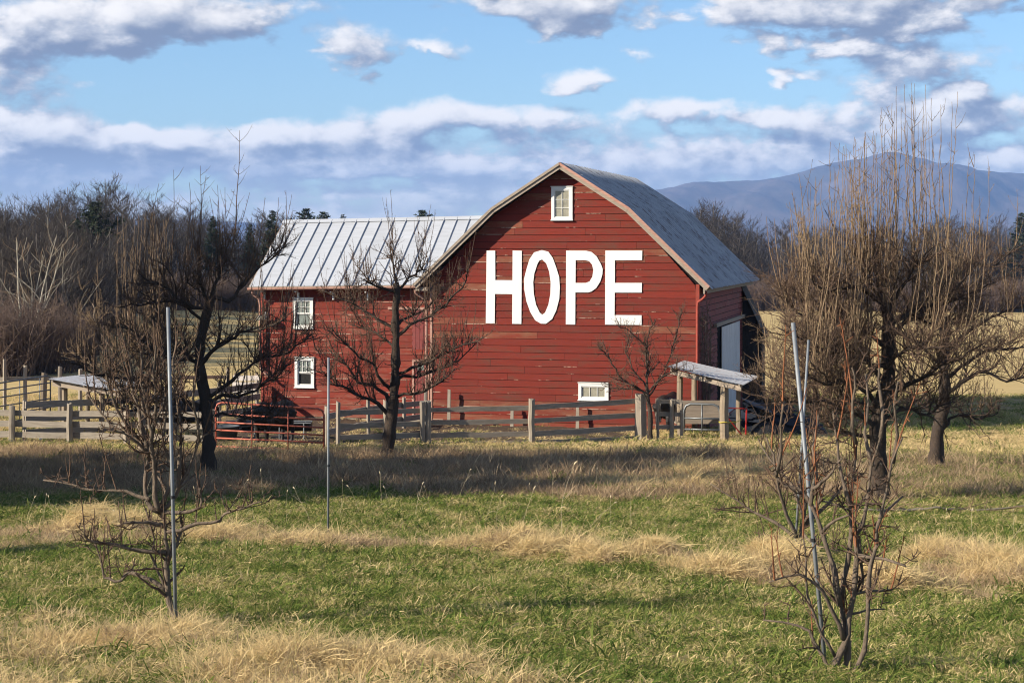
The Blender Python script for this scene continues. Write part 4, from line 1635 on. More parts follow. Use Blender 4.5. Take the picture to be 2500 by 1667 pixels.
# ------------------------------------------------------------------ cows
def cow_mesh(head_down=.0, head_turn=.0, seed=0):
    """a standing black cow facing +x, one continuous skin"""
    r = np.random.default_rng(seed)
    mb = MB()

    def ell(c, rad, rot=0.0, nu=14, nv=9):
        vv, ff = [], []
        for j in range(nv + 1):
            th = math.pi * j / nv
            for i in range(nu):
                ph = 2 * math.pi * i / nu
                x, y, z = rad[0] * math.cos(th), rad[1] * math.sin(th) * math.cos(ph), rad[2] * math.sin(th) * math.sin(ph)
                vv.append((c[0] + x * math.cos(rot) - z * math.sin(rot), c[1] + y, c[2] + x * math.sin(rot) + z * math.cos(rot)))
        for j in range(nv):
            for i in range(nu):
                i2 = (i + 1) % nu
                ff.append((j * nu + i, j * nu + i2, (j + 1) * nu + i2, (j + 1) * nu + i))
        mb.add(vv, ff)
    ell((.45, 0, .90), (.48, .30, .38))            # chest, deep
    ell((0, 0, .88), (.62, .335, .36))             # barrel
    ell((-.52, 0, .95), (.40, .29, .33))           # hips
    ell((-.72, 0, 1.02), (.22, .22, .22))
    ell((.60, 0, 1.14), (.28, .16, .16))           # withers
    ell((.78, 0, .85), (.16, .17, .26))            # brisket
    # legs with joints
    for s in (-.17, .17):
        mb.tube([(.55, s, .78), (.56, s, .52), (.58, s, .40), (.56, s, .20), (.57, s, .08), (.60, s, .0)], [.15, .095, .072, .05, .055, .068], 10)
        mb.tube([(-.62, s, .95), (-.50, s, .68), (-.60, s, .52), (-.72, s, .43), (-.69, s, .22), (-.67, s, .08), (-.64, s, .0)], [.21, .16, .11, .072, .052, .055, .068], 10)
    hx, hz_ = 1.22 + .05 * head_down, 1.12 - .55 * head_down
    hy = head_turn
    mb.tube([(.66, 0, 1.02), (.88, hy * .3, 1.10 - .22 * head_down), (hx - .12, hy * .8, hz_ + .02)], [.24, .19, .14], 12)
    hd = np.array([.34, hy * .8, -.22 - .12 * head_down])
    p0 = np.array([hx - .12, hy * .8, hz_ + .05])
    mb.tube([p0, p0 + hd * .45, p0 + hd * .85, p0 + hd * 1.12], [.135, .125, .09, .075], 12)
    for s in (-1, 1):
        mb.tube([p0 + (.0, s * .10, .04), p0 + (-.04, s * .20, .06), p0 + (-.05, s * .27, .01)], [.035, .055, .02], 6)
    mb.tube([(-.88, 0, 1.10), (-.97, 0, .95), (-.98, 0, .6), (-.97, 0, .42)], [.045, .03, .022, .04], 7)
    mb.tube([(-.35, 0, .60), (-.42, 0, .55)], [.14, .12], 8)
    me = mb.mesh('cow_raw')
    o = bpy.data.objects.new('cow_raw', me)
    COL.objects.link(o)
    md = o.modifiers.new('r', 'REMESH')
    md.mode = 'VOXEL'
    md.voxel_size = .026
    sm = o.modifiers.new('s', 'SMOOTH')
    sm.factor = .6
    sm.iterations = 5
    dg = bpy.context.evaluated_depsgraph_get()
    out = bpy.data.meshes.new_from_object(o.evaluated_get(dg))
    bpy.data.objects.remove(o)
    out.polygons.foreach_set('use_smooth', np.ones(len(out.polygons), bool))
    out.name = 'cow'
    return out


for (px, y, rz, hdn, ht, lab) in [(668, 51.2, R(-118), .25, -.12, 'black cow standing behind the red tubular gate'),
                                  (1632, 57.0, R(70), .55, .10, 'black cow with lowered head behind the short dark fence'),
                                  (458, 52.6, R(-150), .7, .1, 'black cow feeding behind the left board fence')]:
    g = gp3(px, y)
    root = empty('cow', tuple(g), rz, lab, 'cow', 'cows in the barnyard')
    obj('body', cow_mesh(hdn, ht, int(px)), M['cow'], root)
    if px == 668:
        obj('ear_tag', MB().box(1.04, 1.05, -.31, -.25, 1.00, 1.07), M['white'], root)


# ------------------------------------------------------------------ bare trees
def grow(start, d, L, wobble, up, rl, n=6):
    """a wandering twig line"""
    pts = np.empty((n, 3))
    p = np.array(start, float)
    d = np.array(d, float)
    d /= np.linalg.norm(d)
    pts[0] = p
    st = L / (n - 1)
    nz = rl.normal(0, wobble, (n, 3))
    for i in range(1, n):
        d = d + nz[i]
        d[2] += up
        d /= math.sqrt(d @ d)
        p = p + d * st
        pts[i] = p
    return pts


def resample(poly, step):
    poly = np.asarray(poly, float)
    # rounded corners: Catmull-Rom through the given points
    P = np.vstack([2 * poly[0] - poly[1], poly, 2 * poly[-1] - poly[-2]])
    out = []
    for i in range(1, len(P) - 2):
        n = max(2, int(np.linalg.norm(P[i + 1] - P[i]) / step))
        for k in range(n):
            t = k / n
            a, b, c, d = P[i - 1], P[i], P[i + 1], P[i + 2]
            out.append(.5 * ((2 * b) + (-a + c) * t + (2 * a - 5 * b + 4 * c - d) * t * t + (-a + 3 * b - 3 * c + d) * t ** 3))
    out.append(P[-2])
    return np.array(out)


def randdir(rl):
    v = rl.normal(0, 1, 3)
    return v / np.linalg.norm(v)


class Tree:
    def __init__(self, seed):
        self.rl = np.random.default_rng(seed)
        self.wood, self.twigs, self.tips = MB(), MB(), MB()
        self.skel = []

    def limb(self, pts, r0, r1, sides=7, jit=.012):
        p = resample(pts, .16)
        p[1:-1] += self.rl.normal(0, jit, p[1:-1].shape)
        t = np.linspace(0, 1, len(p))
        r = (r0 + (r1 - r0) * t ** .8) * self.rl.uniform(.84, 1.2, len(p))
        self.skel.append(p)
        self.wood.tube(p, r, sides)
        if sides >= 9:
            v = self.wood.v[-1].reshape(len(p), sides, 3)
            k = self.rl.uniform(.80, 1.22, (len(p), sides))
            k = (k + np.roll(k, 1, 0) + np.roll(k, -1, 0) + self.rl.uniform(.8, 1.2, (1, sides)) * 1.5) / 4.5
            v[:] = p[:, None] + (v - p[:, None]) * k[:, :, None]
        return p, r

    def twig(self, start, d, L, r, up=.03, wobble=.12, n=6, spurs=0.0, mesh=None, sides=4, side_tw=0):
        rl = self.rl
        p = grow(start, d, L, wobble, up, rl, n)
        mb = self.twigs if mesh is None else mesh
        mb.tube(p, np.linspace(r, max(r * .35, .0022), n), sides, cap=False)
        if spurs > 0:
            m = int(L * spurs)
            for _ in range(m):
                t = rl.uniform(.08, .97) * (n - 1)
                i = int(t)
                q = p[i] + (p[min(i + 1, n - 1)] - p[i]) * (t - i)
                dd = randdir(rl) + np.array([0, 0, .7])
                s = rl.uniform(.025, .085)
                mb.tube([q, q + dd / np.linalg.norm(dd) * s], [.0045, .0028], 3, cap=False)
        for _ in range(side_tw):
            t = rl.uniform(.2, .85)
            i = int(t * (n - 1))
            dd = (p[i + 1] - p[i]) / np.linalg.norm(p[i + 1] - p[i]) * .9 + randdir(rl) * .8 + np.array([0, 0, .25])
            self.twig(p[i], dd, L * rl.uniform(.22, .5), r * .55, up * 1.3, wobble, 5, spurs, mb, 3)
        return p

    def dress(self, p, r, sec=5.0, sec_len=.8, sprout=4.0, sp_len=(.6, 1.6), fine=4, spurs=6.0, t0=.15, up_bias=.35, sp_mesh='tips', center=None):
        """side branches, twigs and upright water shoots along a limb"""
        rl = self.rl
        seg = np.linalg.norm(np.diff(p, axis=0), axis=1)
        L = seg.sum()
        cum = np.concatenate([[0], np.cumsum(seg)])

        def pick(t):
            s = t * L
            i = min(int(np.searchsorted(cum, s)) - 1, len(p) - 2)
            i = max(i, 0)
            f = (s - cum[i]) / max(seg[i], 1e-6)
            return p[i] + (p[i + 1] - p[i]) * f, (p[i + 1] - p[i]) / max(seg[i], 1e-6), r[i]
        for _ in range(int(L * sec)):
            t = rl.uniform(t0, 1) ** .8
            q, d, rr = pick(t)
            dd = d * .55 + randdir(rl) * np.array([1, 1, .75]) + np.array([0, 0, up_bias])
            ln = sec_len * rl.uniform(.35, 1.15) * (1.15 - .5 * t)
            b = self.twig(q, dd, ln, min(rr * .55, .016), .04, .17, 7, spurs, None, 4)
            for k in range(fine):
                i = rl.integers(1, 6)
                d2 = (b[i] - b[i - 1]) / np.linalg.norm(b[i] - b[i - 1]) * .8 + randdir(rl) * .9 + np.array([0, 0, .2])
                self.twig(b[i], d2, ln * rl.uniform(.25, .6), .0058, .05, .15, 5, spurs, None, 3)
        for _ in range(int(L * sprout)):
            t = rl.uniform(max(t0, .25), 1)
            q, d, rr = pick(t)
            dd = np.array([rl.normal(0, .22), rl.normal(0, .22), 1.0]) + d * .25
            ln = rl.uniform(*sp_len) * rl.uniform(.5, 1)
            self.twig(q, dd, ln, .0055 + .0035 * ln, .13, .055, 8, spurs, getattr(self, sp_mesh), 4, rl.integers(0, 3) if ln > .9 else 0)

    def finish(self, name, base, label, bark='bark', twig='twig', tips='twig_tan', cat='tree', group=None):
        root = empty(name, tuple(base), 0, label, cat, group)
        b = np.array(base, float)
        self.wood.v = [v - b for v in self.wood.v]
        obj('trunk', self.wood, M[bark], root, smooth=True)
        nf = len(self.twigs.f)
        for v in self.tips.v:
            self.twigs.v.append(v)
        self.twigs.f.extend([tuple(i + self.twigs.n for i in f) for f in self.tips.f])
        self.twigs.n += self.tips.n
        self.twigs.v = [v - b for v in self.twigs.v]
        me = self.twigs.mesh('crown', True)
        me.materials.append(M[twig])
        me.materials.append(M[tips])
        mi = np.zeros(len(me.polygons), np.int32)
        mi[nf:] = 1
        me.polygons.foreach_set('material_index', mi)
        obj('crown', me, None, root)
        return root


def px_limb(base_y, pts, doff=0.0, d0=0.0):
    """a limb drawn in photo pixels at the tree's distance, swinging doff metres to or from the camera"""
    n = len(pts)
    return [at(q[0], q[1], base_y + d0 + (doff - d0) * i / (n - 1)) for i, q in enumerate(pts)]


def trunk_foot(T, base, r):
    """flare with roots"""
    rl = T.rl
    for k in range(6):
        a = k * math.pi / 3 + rl.uniform(-.3, .3)
        T.wood.tube([base + np.array([math.cos(a) * r * 1.7, math.sin(a) * r * 1.7, -.08]), base + np.array([math.cos(a) * r * .7, math.sin(a) * r * .7, .10]),
                     base + np.array([math.cos(a) * r * .35, math.sin(a) * r * .35, .38])], [r * .35, r * .42, r * .38], 6)


def orchard_tree(name, label, px, y, trunk, tr, limbs, seed, sec=4.5, sec_len=.8, sprout=4.0, sp=(.6, 1.6), fine=4, spurs=5.0, mats=('bark', 'twig', 'twig_tan'), extra=None, lim_r=(.055, .014)):
    T = Tree(seed)
    base = on_ground(px, y)
    tp = [base - np.array([0, 0, .15]), base + np.array([0, 0, .05])] + px_limb(y, trunk)
    p, r = T.limb(tp, tr, tr * .5, 12, .010)
    trunk_foot(T, base, tr)
    T.dress(p, r * .3, sec * .35, sec_len * .5, 0, sp, max(1, fine - 2), spurs, .45)
    for li in limbs:
        pts, doff = li[0], li[1]
        k = li[2] if len(li) > 2 else 1.0
        lp = px_limb(y, pts, doff)
        near = p[np.argmin(np.linalg.norm(p - lp[0], axis=1))]
        near = p[np.argmin(np.linalg.norm(p - (near - np.array([0, 0, .12])), axis=1))]
        if np.linalg.norm(near - lp[0]) > .05:
            lp = [near] + lp
        q, rr = T.limb(lp, lim_r[0] * k, lim_r[1], 7, .022)
        T.dress(q, rr, sec, sec_len, sprout, sp, fine, spurs)
        # forks of the limb towards and away from the viewer
        for s in (-1, 1):
            i = T.rl.integers(len(q) // 4, max(len(q) // 4 + 1, 3 * len(q) // 4))
            d = (q[min(i + 2, len(q) - 1)] - q[i])
            d = d / max(np.linalg.norm(d), 1e-6) * .8 + np.array([T.rl.normal(0, .3), s * T.rl.uniform(.5, 1.1), T.rl.uniform(.1, .6)])
            g = grow(q[i], d, T.rl.uniform(.7, 1.4) * k, .12, .05, T.rl, 7)
            q2, r2 = T.limb(g, rr[i] * .62, .008, 6, .01)
            T.dress(q2, r2, sec * .9, sec_len * .8, sprout * .8, sp, fine, spurs, .05)
    if extra:
        extra(T)
    return T.finish(name, base, label, *mats)


# tree in the shade left of the gate
def dark_extra(T):
    for poly, rr in (([(562, 634), (575, 560), (578, 480), (584, 400), (585, 319)], .017), ([(482, 668), (488, 600), (492, 520), (489, 405)], .013), ([(339, 668), (355, 600), (388, 448)], .011),
                     ([(396, 694), (420, 600), (425, 520), (424, 415)], .012), ([(367, 690), (372, 560), (362, 480)], .010), ([(531, 674), (536, 560), (531, 452)], .011), ([(440, 735), (455, 600), (466, 500), (462, 446)], .012)):
        q = resample(px_limb(39, poly, T.rl.uniform(-.5, .5)), .2)
        T.tips.tube(q, np.linspace(rr, .004, len(q)), 5, cap=False)
        for k in range(12):
            i = T.rl.integers(len(q) // 4, len(q) - 1)
            s = T.rl.choice([-1, 1])
            T.twig(q[i], (s * .8, T.rl.normal(0, .5), .55), T.rl.uniform(.15, .5), .006, .12, .08, 5, 4, T.tips, 3)


orchard_tree('apple_tree', 'dark bare apple tree in shade left of the red gate', 508, 39.0,
             [(510, 1085), (504, 1010), (498, 955), (488, 900), (486, 852), (499, 794), (508, 751), (517, 725)], .17,
             [([(508, 751), (471, 751), (430, 731), (396, 694), (367, 690), (339, 668)], -.8), ([(500, 790), (440, 742), (402, 737), (344, 743), (287, 751)], .7, .8),
              ([(496, 1000), (460, 977), (422, 953), (378, 938), (315, 924), (233, 914), (174, 885)], -.9), ([(492, 1030), (436, 1016), (388, 996), (315, 1001), (260, 985)], .8, .8),
              ([(517, 725), (562, 731), (588, 708), (611, 674), (640, 651), (700, 600)], .6), ([(508, 740), (485, 694), (482, 668)], -.3), ([(517, 720), (531, 674), (545, 645), (562, 634)], .3, .9),
              ([(490, 890), (545, 837), (603, 809), (640, 803), (700, 775)], -.9), ([(498, 985), (545, 945), (600, 900), (640, 870), (690, 868), (760, 815)], .5), ([(500, 990), (542, 966), (598, 962), (640, 935), (672, 922), (700, 890)], -.5),
              ([(488, 900), (440, 850), (400, 800), (370, 780)], 1.2), ([(486, 870), (430, 880), (370, 850), (310, 800), (270, 800)], -1.2, .9), ([(505, 1020), (560, 1010), (640, 1030), (700, 1000)], 1.0, .7)],
             21, 11.0, .95, 6.0, (.5, 1.9), 6, 6.0, ('bark', 'twig', 'twig'), dark_extra, (.062, .014))

# tree standing before the wing
orchard_tree('apple_tree', 'bare apple tree standing before the barn wing and the grey fence', 945, 45.0,
             [(948, 1085), (952, 1045), (959, 994), (962, 948), (966, 902), (966, 822), (966, 755), (969, 714), (966, 690)], .17,
             [([(946, 1015), (909, 978), (877, 967), (836, 943), (815, 938), (780, 900)], -.7), ([(952, 973), (909, 943), (874, 935), (853, 898), (839, 887), (800, 850)], .9), ([(949, 943), (930, 930), (909, 887), (877, 871), (848, 846), (810, 800)], -1.0, .9),
              ([(958, 800), (918, 779), (899, 765), (848, 738), (810, 722), (784, 706)], .3, .8), ([(973, 922), (1016, 919), (1078, 900), (1120, 878), (1160, 840)], .8, .8), ([(973, 967), (1005, 962), (1037, 954), (1077, 932), (1110, 900)], -.8, .8),
              ([(974, 822), (998, 795), (1036, 779), (1070, 755), (1103, 728), (1137, 688), (1142, 655)], -.4, .8), ([(974, 787), (1009, 771), (1046, 749), (1080, 700)], 1.0, .8), ([(973, 709), (1014, 672), (1030, 658), (1046, 661)], .4, .8),
              ([(961, 712), (920, 704), (899, 688), (883, 685)], -.4, .8), ([(977, 910), (1036, 888), (1089, 862), (1116, 848), (1180, 824)], -1.1, .8), ([(964, 850), (930, 820), (890, 800), (850, 790)], 1.2, .7), ([(966, 690), (960, 640), (952, 600)], 0, .7)],
             33, 9.5, .80, 5.5, (.4, 1.75), 6, 6.0, ('bark', 'twig', 'twig'), None, (.062, .013))

# pruned small tree by the stump post
orchard_tree('apple_tree', 'small grey bare tree growing beside the stump post before the barn', 1586, 52.6,
             [(1588, 1030), (1584, 985), (1579, 959)], .105,
             [([(1579, 959), (1579, 902), (1580, 850), (1585, 815), (1602, 778)], .1, .9), ([(1572, 956), (1518, 922), (1482, 870), (1458, 842)], -.6, .8), ([(1584, 956), (1627, 914), (1663, 902), (1691, 906)], -.5, .9),
              ([(1610, 930), (1639, 862), (1659, 782), (1665, 758)], .5, .6), ([(1578, 940), (1545, 900), (1530, 850), (1540, 800)], .7, .6), ([(1580, 870), (1560, 830), (1530, 800), (1508, 795)], -.5, .6), ([(1582, 960), (1550, 950), (1510, 948), (1470, 940)], .5, .6)],
             44, 10.0, .6, 4.5, (.25, .7), 4, 5.0, ('bark', 'twig', 'twig'), None, (.05, .010))


# big tree on the right, many upright shoots
def shoots(T, n, y, tops, lo_py, rr, side, jitter):
    """long upright shoots rising from the limbs to the crown line given in photo pixels"""
    r = T.rl
    sk = np.concatenate([q[len(q) // 3:] for q in T.skel[1:]])
    z0 = CZ + (HY - lo_py) / F * y
    sk = sk[sk[:, 2] > z0]
    for k in range(n):
        a = sk[r.integers(len(sk))]
        px = CX + a[0] / a[1] * F + r.normal(0, 14)
        top = np.interp(px, *tops) + abs(r.normal(0, jitter))
        b = at(px, top, y)
        b[1] = a[1] + r.normal(0, .25)
        if b[2] < a[2] + .4:
            continue
        m = (a + b) / 2 + np.array([(b[0] - a[0]) * .25, r.normal(0, .08), 0])
        q = resample([a, m, b], .22)
        q[1:-1, :2] += r.normal(0, .012, (len(q) - 2, 2))
        T.tips.tube(q, np.linspace(r.uniform(*rr), .004, len(q)), 5, cap=False)
        for j in range(r.integers(*side)):
            i = r.integers(0, len(q) - 1)
            T.twig(q[i], (r.normal(0, .8), r.normal(0, .8), .6), r.uniform(.08, .5), .0058, .14, .07, 5, 5, T.tips, 3)


def right_extra(T):
    shoots(T, 105, 33.6, ([1880, 1930, 2000, 2090, 2200, 2280, 2330, 2400, 2450], [640, 560, 330, 340, 190, 200, 290, 330, 420]), 900, (.007, .012), (4, 12), 110)


orchard_tree('apple_tree', 'large spreading bare apple tree with tall tan water shoots right of the barn', 2147, 33.6,
             [(2147, 1150), (2145, 1077), (2149, 1000), (2168, 943), (2168, 847), (2172, 774), (2160, 744)], .20,
             [([(2160, 744), (2130, 705), (2091, 637), (2076, 606)], .3), ([(2150, 735), (2084, 702), (2015, 709), (1980, 680)], -.9, .9), ([(2140, 910), (2107, 855), (2080, 813), (2072, 774), (2010, 720)], .9), ([(2130, 1000), (2061, 962), (2026, 904), (1996, 889), (1950, 860)], -1.0, .9),
              ([(2140, 1073), (2045, 1054), (1985, 1000), (1930, 940)], .9, .8), ([(2172, 750), (2225, 667), (2244, 640), (2283, 600)], -.4), ([(2175, 790), (2233, 759), (2306, 736), (2359, 721), (2430, 690)], .7), ([(2175, 962), (2244, 927), (2283, 904), (2340, 874), (2400, 840)], -.9),
              ([(2168, 760), (2145, 690), (2145, 617)], .4, .8), ([(2168, 850), (2100, 800), (2030, 790), (1940, 760), (1905, 700)], .2), ([(2170, 830), (2220, 780), (2290, 790), (2380, 780)], 1.4), ([(2165, 880), (2230, 850), (2300, 850)], -1.6, .9),
              ([(2150, 1010), (2090, 900), (2050, 850), (1990, 820), (1930, 790)], 1.6), ([(2148, 1050), (2080, 1010), (2010, 980), (1940, 985), (1890, 960)], -1.3, .8), ([(2150, 1000), (2080, 930), (2020, 940), (1960, 910)], -1.7, .8), ([(2168, 900), (2110, 880), (2040, 860), (1960, 830), (1900, 800)], -1.2, .9), ([(2148, 1040), (2200, 1000), (2260, 1010), (2330, 980)], 1.0, .8)],
             55, 12.0, 1.3, 5.0, (.5, 2.1), 7, 5.0, ('bark', 'twig', 'twig_tan'), right_extra, (.062, .013))
orchard_tree('apple_tree', 'dark low branched apple tree behind the large spreading one', 2285, 42.6,
             [(2284, 1115), (2290, 1050), (2298, 1012), (2306, 962), (2306, 866), (2302, 751)], .19,
             [([(2306, 966), (2351, 935), (2405, 908), (2443, 927), (2500, 920), (2570, 905)], -.6), ([(2303, 1046), (2336, 1015), (2397, 1023), (2436, 1008)], .6, .7), ([(2290, 1015), (2252, 992), (2233, 973), (2190, 940)], .8, .8),
              ([(2302, 751), (2302, 694), (2310, 640)], .4, .8), ([(2302, 760), (2351, 656), (2436, 644), (2480, 600)], -.6, .8), ([(2306, 866), (2380, 800), (2450, 760), (2520, 740)], .9, .9), ([(2304, 900), (2240, 840), (2190, 800)], -.9, .9),
              ([(2306, 930), (2400, 860), (2480, 850), (2560, 830)], 1.2, .9)],
             66, 11.0, 1.25, 4.0, (.6, 1.9), 7, 4.0, ('bark', 'twig', 'twig_tan'), None, (.066, .014))


orchard_tree('apple_tree', 'low twiggy apple tree beside the dark heap right of the shelter', 1990, 56.0,
             [(1991, 1040), (1993, 1000), (1992, 960), (1990, 900)], .14,
             [([(1992, 985), (1950, 950), (1900, 930), (1850, 900)], -1.0, .9), ([(1990, 960), (1960, 880), (1930, 820), (1905, 740)], .8), ([(1990, 940), (2020, 880), (2050, 830), (2080, 770)], -.8), ([(1990, 980), (2040, 950), (2090, 940), (2140, 900)], .9, .9),
              ([(1990, 905), (1985, 830), (1975, 760), (1960, 700)], -.4), ([(1990, 950), (1940, 920), (1890, 880), (1870, 820)], 1.6, .9), ([(1991, 970), (1930, 985), (1870, 980), (1830, 950)], -1.4, .8)],
             88, 10.0, 1.2, 5.0, (.6, 2.0), 6, 4.0, ('bark', 'twig_tan', 'twig_tan'), None, (.06, .014))


# sunlit tree half hidden behind the dark one
def tan_extra(T):
    shoots(T, 62, 45.5, ([190, 215, 290, 350, 430, 520], [720, 640, 520, 500, 540, 620]), 960, (.009, .015), (3, 9), 90)


orchard_tree('apple_tree', 'sunlit apple tree with tan shoots half hidden behind the dark tree', 350, 45.5,
             [(350, 1080), (346, 1030), (352, 970), (350, 920)], .15,
             [([(350, 960), (310, 900), (270, 850), (240, 800), (225, 740)], -.6), ([(350, 930), (330, 870), (320, 820), (310, 760)], .6), ([(350, 940), (380, 880), (400, 820), (420, 770)], -.5), ([(350, 960), (420, 900), (470, 850), (500, 790)], .8),
              ([(350, 980), (290, 950), (230, 900), (190, 860)], .9, .8), ([(350, 950), (360, 870), (350, 800)], 1.2, .8)],
             77, 11.0, 1.0, 4.0, (.4, 1.5), 6, 5.0, ('bark_pale2', 'twig_tan', 'twig_tan'), tan_extra, (.06, .013)) if M.setdefault('bark_pale2', bark_mat('pale_apple_bark', (.30, .24, .17), (.16, .12, .09), 14)) else None


# ---- young trees with pipe stakes
def young(label, px, y, stems, seed, lim_r, sec, sec_len, sprout, sp, mats, tr=None, spurs=14.0, fine=2):
    T = Tree(seed)
    base = on_ground(px, y)
    for (pts, doff, k) in stems:
        q, r = T.limb(px_limb(y, pts, doff), lim_r * k, .006, 9, .006)
        T.dress(q, r, sec, sec_len, sprout, sp, fine, spurs, .25, .25)
    return T.finish('young_tree', base, label, *mats)


def cB(x, y):
    return (100 + .561 * x, 720 + .561 * y)


young('young bare tree tied beside a pipe stake left of the meadow', 440, 15.0,
      [([cB(606, 1500), cB(596, 1440), cB(578, 1380), cB(560, 1310), cB(546, 1200), cB(549, 1120), cB(541, 1000), cB(515, 940)], .0, 2.1),
       ([cB(515, 940), cB(460, 900), cB(452, 830), cB(456, 760), cB(472, 700), cB(440, 650), cB(400, 600), cB(375, 520)], .15, 1.0), ([cB(520, 940), cB(500, 880), cB(488, 720), cB(478, 640), cB(470, 560), cB(455, 470), cB(430, 380)], -.2, 1.05),
       ([cB(530, 930), cB(570, 900), cB(600, 840), cB(640, 760), cB(690, 640), cB(735, 600)], .1, .85), ([cB(545, 1120), cB(440, 1112), cB(330, 1090), cB(250, 1075), cB(190, 1055), cB(190, 1020)], -.2, .85),
       ([cB(552, 1290), cB(480, 1240), cB(400, 1205), cB(350, 1240), cB(290, 1235), cB(270, 1210), cB(250, 1110), cB(215, 1050)], .2, .8), ([cB(515, 942), cB(600, 940), cB(690, 925), cB(696, 870), cB(690, 840)], -.1, .8),
       ([cB(550, 1030), cB(600, 1020), cB(680, 995), cB(780, 980), cB(800, 950), cB(890, 925), cB(960, 900)], -.2, .75), ([cB(470, 890), cB(440, 880), cB(370, 850), cB(250, 850), cB(130, 825), cB(10, 805)], .2, .75), ([cB(540, 1005), cB(470, 990), cB(400, 985), cB(330, 1005)], -.1, .7),
       ([cB(548, 1180), cB(590, 1080), cB(605, 1030), cB(605, 960)], .1, .6), ([cB(520, 930), cB(560, 850), cB(570, 760), cB(545, 680), cB(530, 600), cB(545, 500), cB(556, 380)], -.1, .8), ([cB(545, 1290), cB(505, 1200), cB(480, 1120), cB(490, 1050), cB(455, 930)], .1, .55),
       ([cB(520, 930), cB(545, 860), cB(490, 760), cB(430, 640), cB(330, 580)], .2, .7), ([cB(472, 700), cB(420, 640), cB(360, 600), cB(290, 590)], -.2, .5), ([cB(478, 640), cB(500, 560), cB(540, 470), cB(550, 360)], .15, .5), ([cB(600, 840), cB(640, 800), cB(640, 750)], .1, .5),
       ([cB(470, 700), cB(440, 560), cB(400, 430), cB(390, 300), cB(380, 230)], .2, .7), ([cB(480, 640), cB(500, 480), cB(490, 340), cB(500, 220)], -.2, .7), ([cB(470, 560), cB(430, 460), cB(440, 330), cB(430, 200)], .3, .6), ([cB(400, 600), cB(330, 500), cB(300, 400), cB(280, 330)], -.2, .6),
       ([cB(545, 500), cB(580, 400), cB(570, 280), cB(590, 200)], .1, .6), ([cB(690, 640), cB(680, 540), cB(660, 450), cB(670, 380)], -.2, .5), ([cB(600, 840), cB(600, 700), cB(610, 560), cB(590, 440), cB(610, 340)], .2, .7), ([cB(360, 600), cB(300, 560), cB(230, 470), cB(200, 430)], .2, .5)],
      101, .0265, 9.0, .36, 6.0, (.15, .75), ('bark_young', 'twig', 'twig'))


def cR(x, y):
    return (1600 + .387 * x, 1060 + .387 * y)


young('young multi stemmed tree with orange shoots leaning by a pipe stake', 2053, 12.4,
      [([cR(1165, 1760), cR(1160, 1640), cR(1150, 1568), cR(1130, 1440), cR(1180, 1350), cR(1230, 1150), cR(1260, 900), cR(1280, 640), cR(1320, 560), cR(1345, 380), cR(1370, 200), cR(1420, 20), cR(1440, -160)], .0, 1.4),
       ([cR(1190, 1740), cR(1200, 1540), cR(1206, 1300), cR(1180, 1000), cR(1210, 800), cR(1240, 600), cR(1230, 450), cR(1260, 250), cR(1270, 60)], .2, 1.25), ([cR(1195, 1640), cR(1230, 1540), cR(1290, 1440), cR(1330, 1250), cR(1350, 950), cR(1390, 700), cR(1420, 520), cR(1460, 350), cR(1500, 180), cR(1560, 20)], -.2, 1.0),
       ([cR(1190, 1290), cR(1130, 1120), cR(1050, 990), cR(910, 880), cR(720, 930)], -.2, .8), ([cR(1160, 1560), cR(1100, 1500), cR(1010, 1300), cR(900, 1200), cR(680, 1170)], .1, .7), ([cR(1165, 1080), cR(1120, 850), cR(1050, 620), cR(980, 450), cR(900, 350), cR(760, 270), cR(740, 120), cR(700, 20)], .2, .9),
       ([cR(1135, 1400), cR(1060, 1260), cR(1010, 1150), cR(960, 1000), cR(945, 800), cR(930, 640)], -.1, .5), ([cR(1250, 1010), cR(1350, 990), cR(1490, 980)], .3, .5), ([cR(1265, 760), cR(1440, 790), cR(1580, 830)], -.3, .6), ([cR(1245, 1130), cR(1330, 1115), cR(1450, 1100)], .2, .4),
       ([cR(1050, 620), cR(1150, 540), cR(1220, 510)], -.2, .5), ([cR(1420, 520), cR(1560, 390)], .2, .5), ([cR(985, 350), cR(1060, 300), cR(1120, 230), cR(1180, 150)], -.2, .5), ([cR(1280, 640), cR(1310, 900), cR(1290, 1000)], .1, .6), ([cR(1340, 380), cR(1260, 480), cR(1150, 450), cR(1050, 420)], .2, .5),
       ([cR(1420, 20), cR(1430, -150), cR(1410, -330), cR(1420, -480)], .1, .6), ([cR(1270, 60), cR(1240, -120), cR(1260, -300), cR(1240, -420)], -.1, .6), ([cR(1370, 200), cR(1320, 0), cR(1340, -200), cR(1330, -380)], .3, .6), ([cR(1500, 180), cR(1520, 0), cR(1510, -180), cR(1530, -330)], -.2, .6),
       ([cR(1230, 450), cR(1170, 250), cR(1150, 60), cR(1120, -150)], .2, .6), ([cR(760, 270), cR(800, 100), cR(790, -60), cR(810, -200)], -.2, .5), ([cR(980, 450), cR(1010, 250), cR(1000, 80), cR(1030, -120)], .2, .6)],
      102, .0255, 5.5, .36, 2.6, (.25, .8), ('bark_young', 'twig', 'twig_orange'))
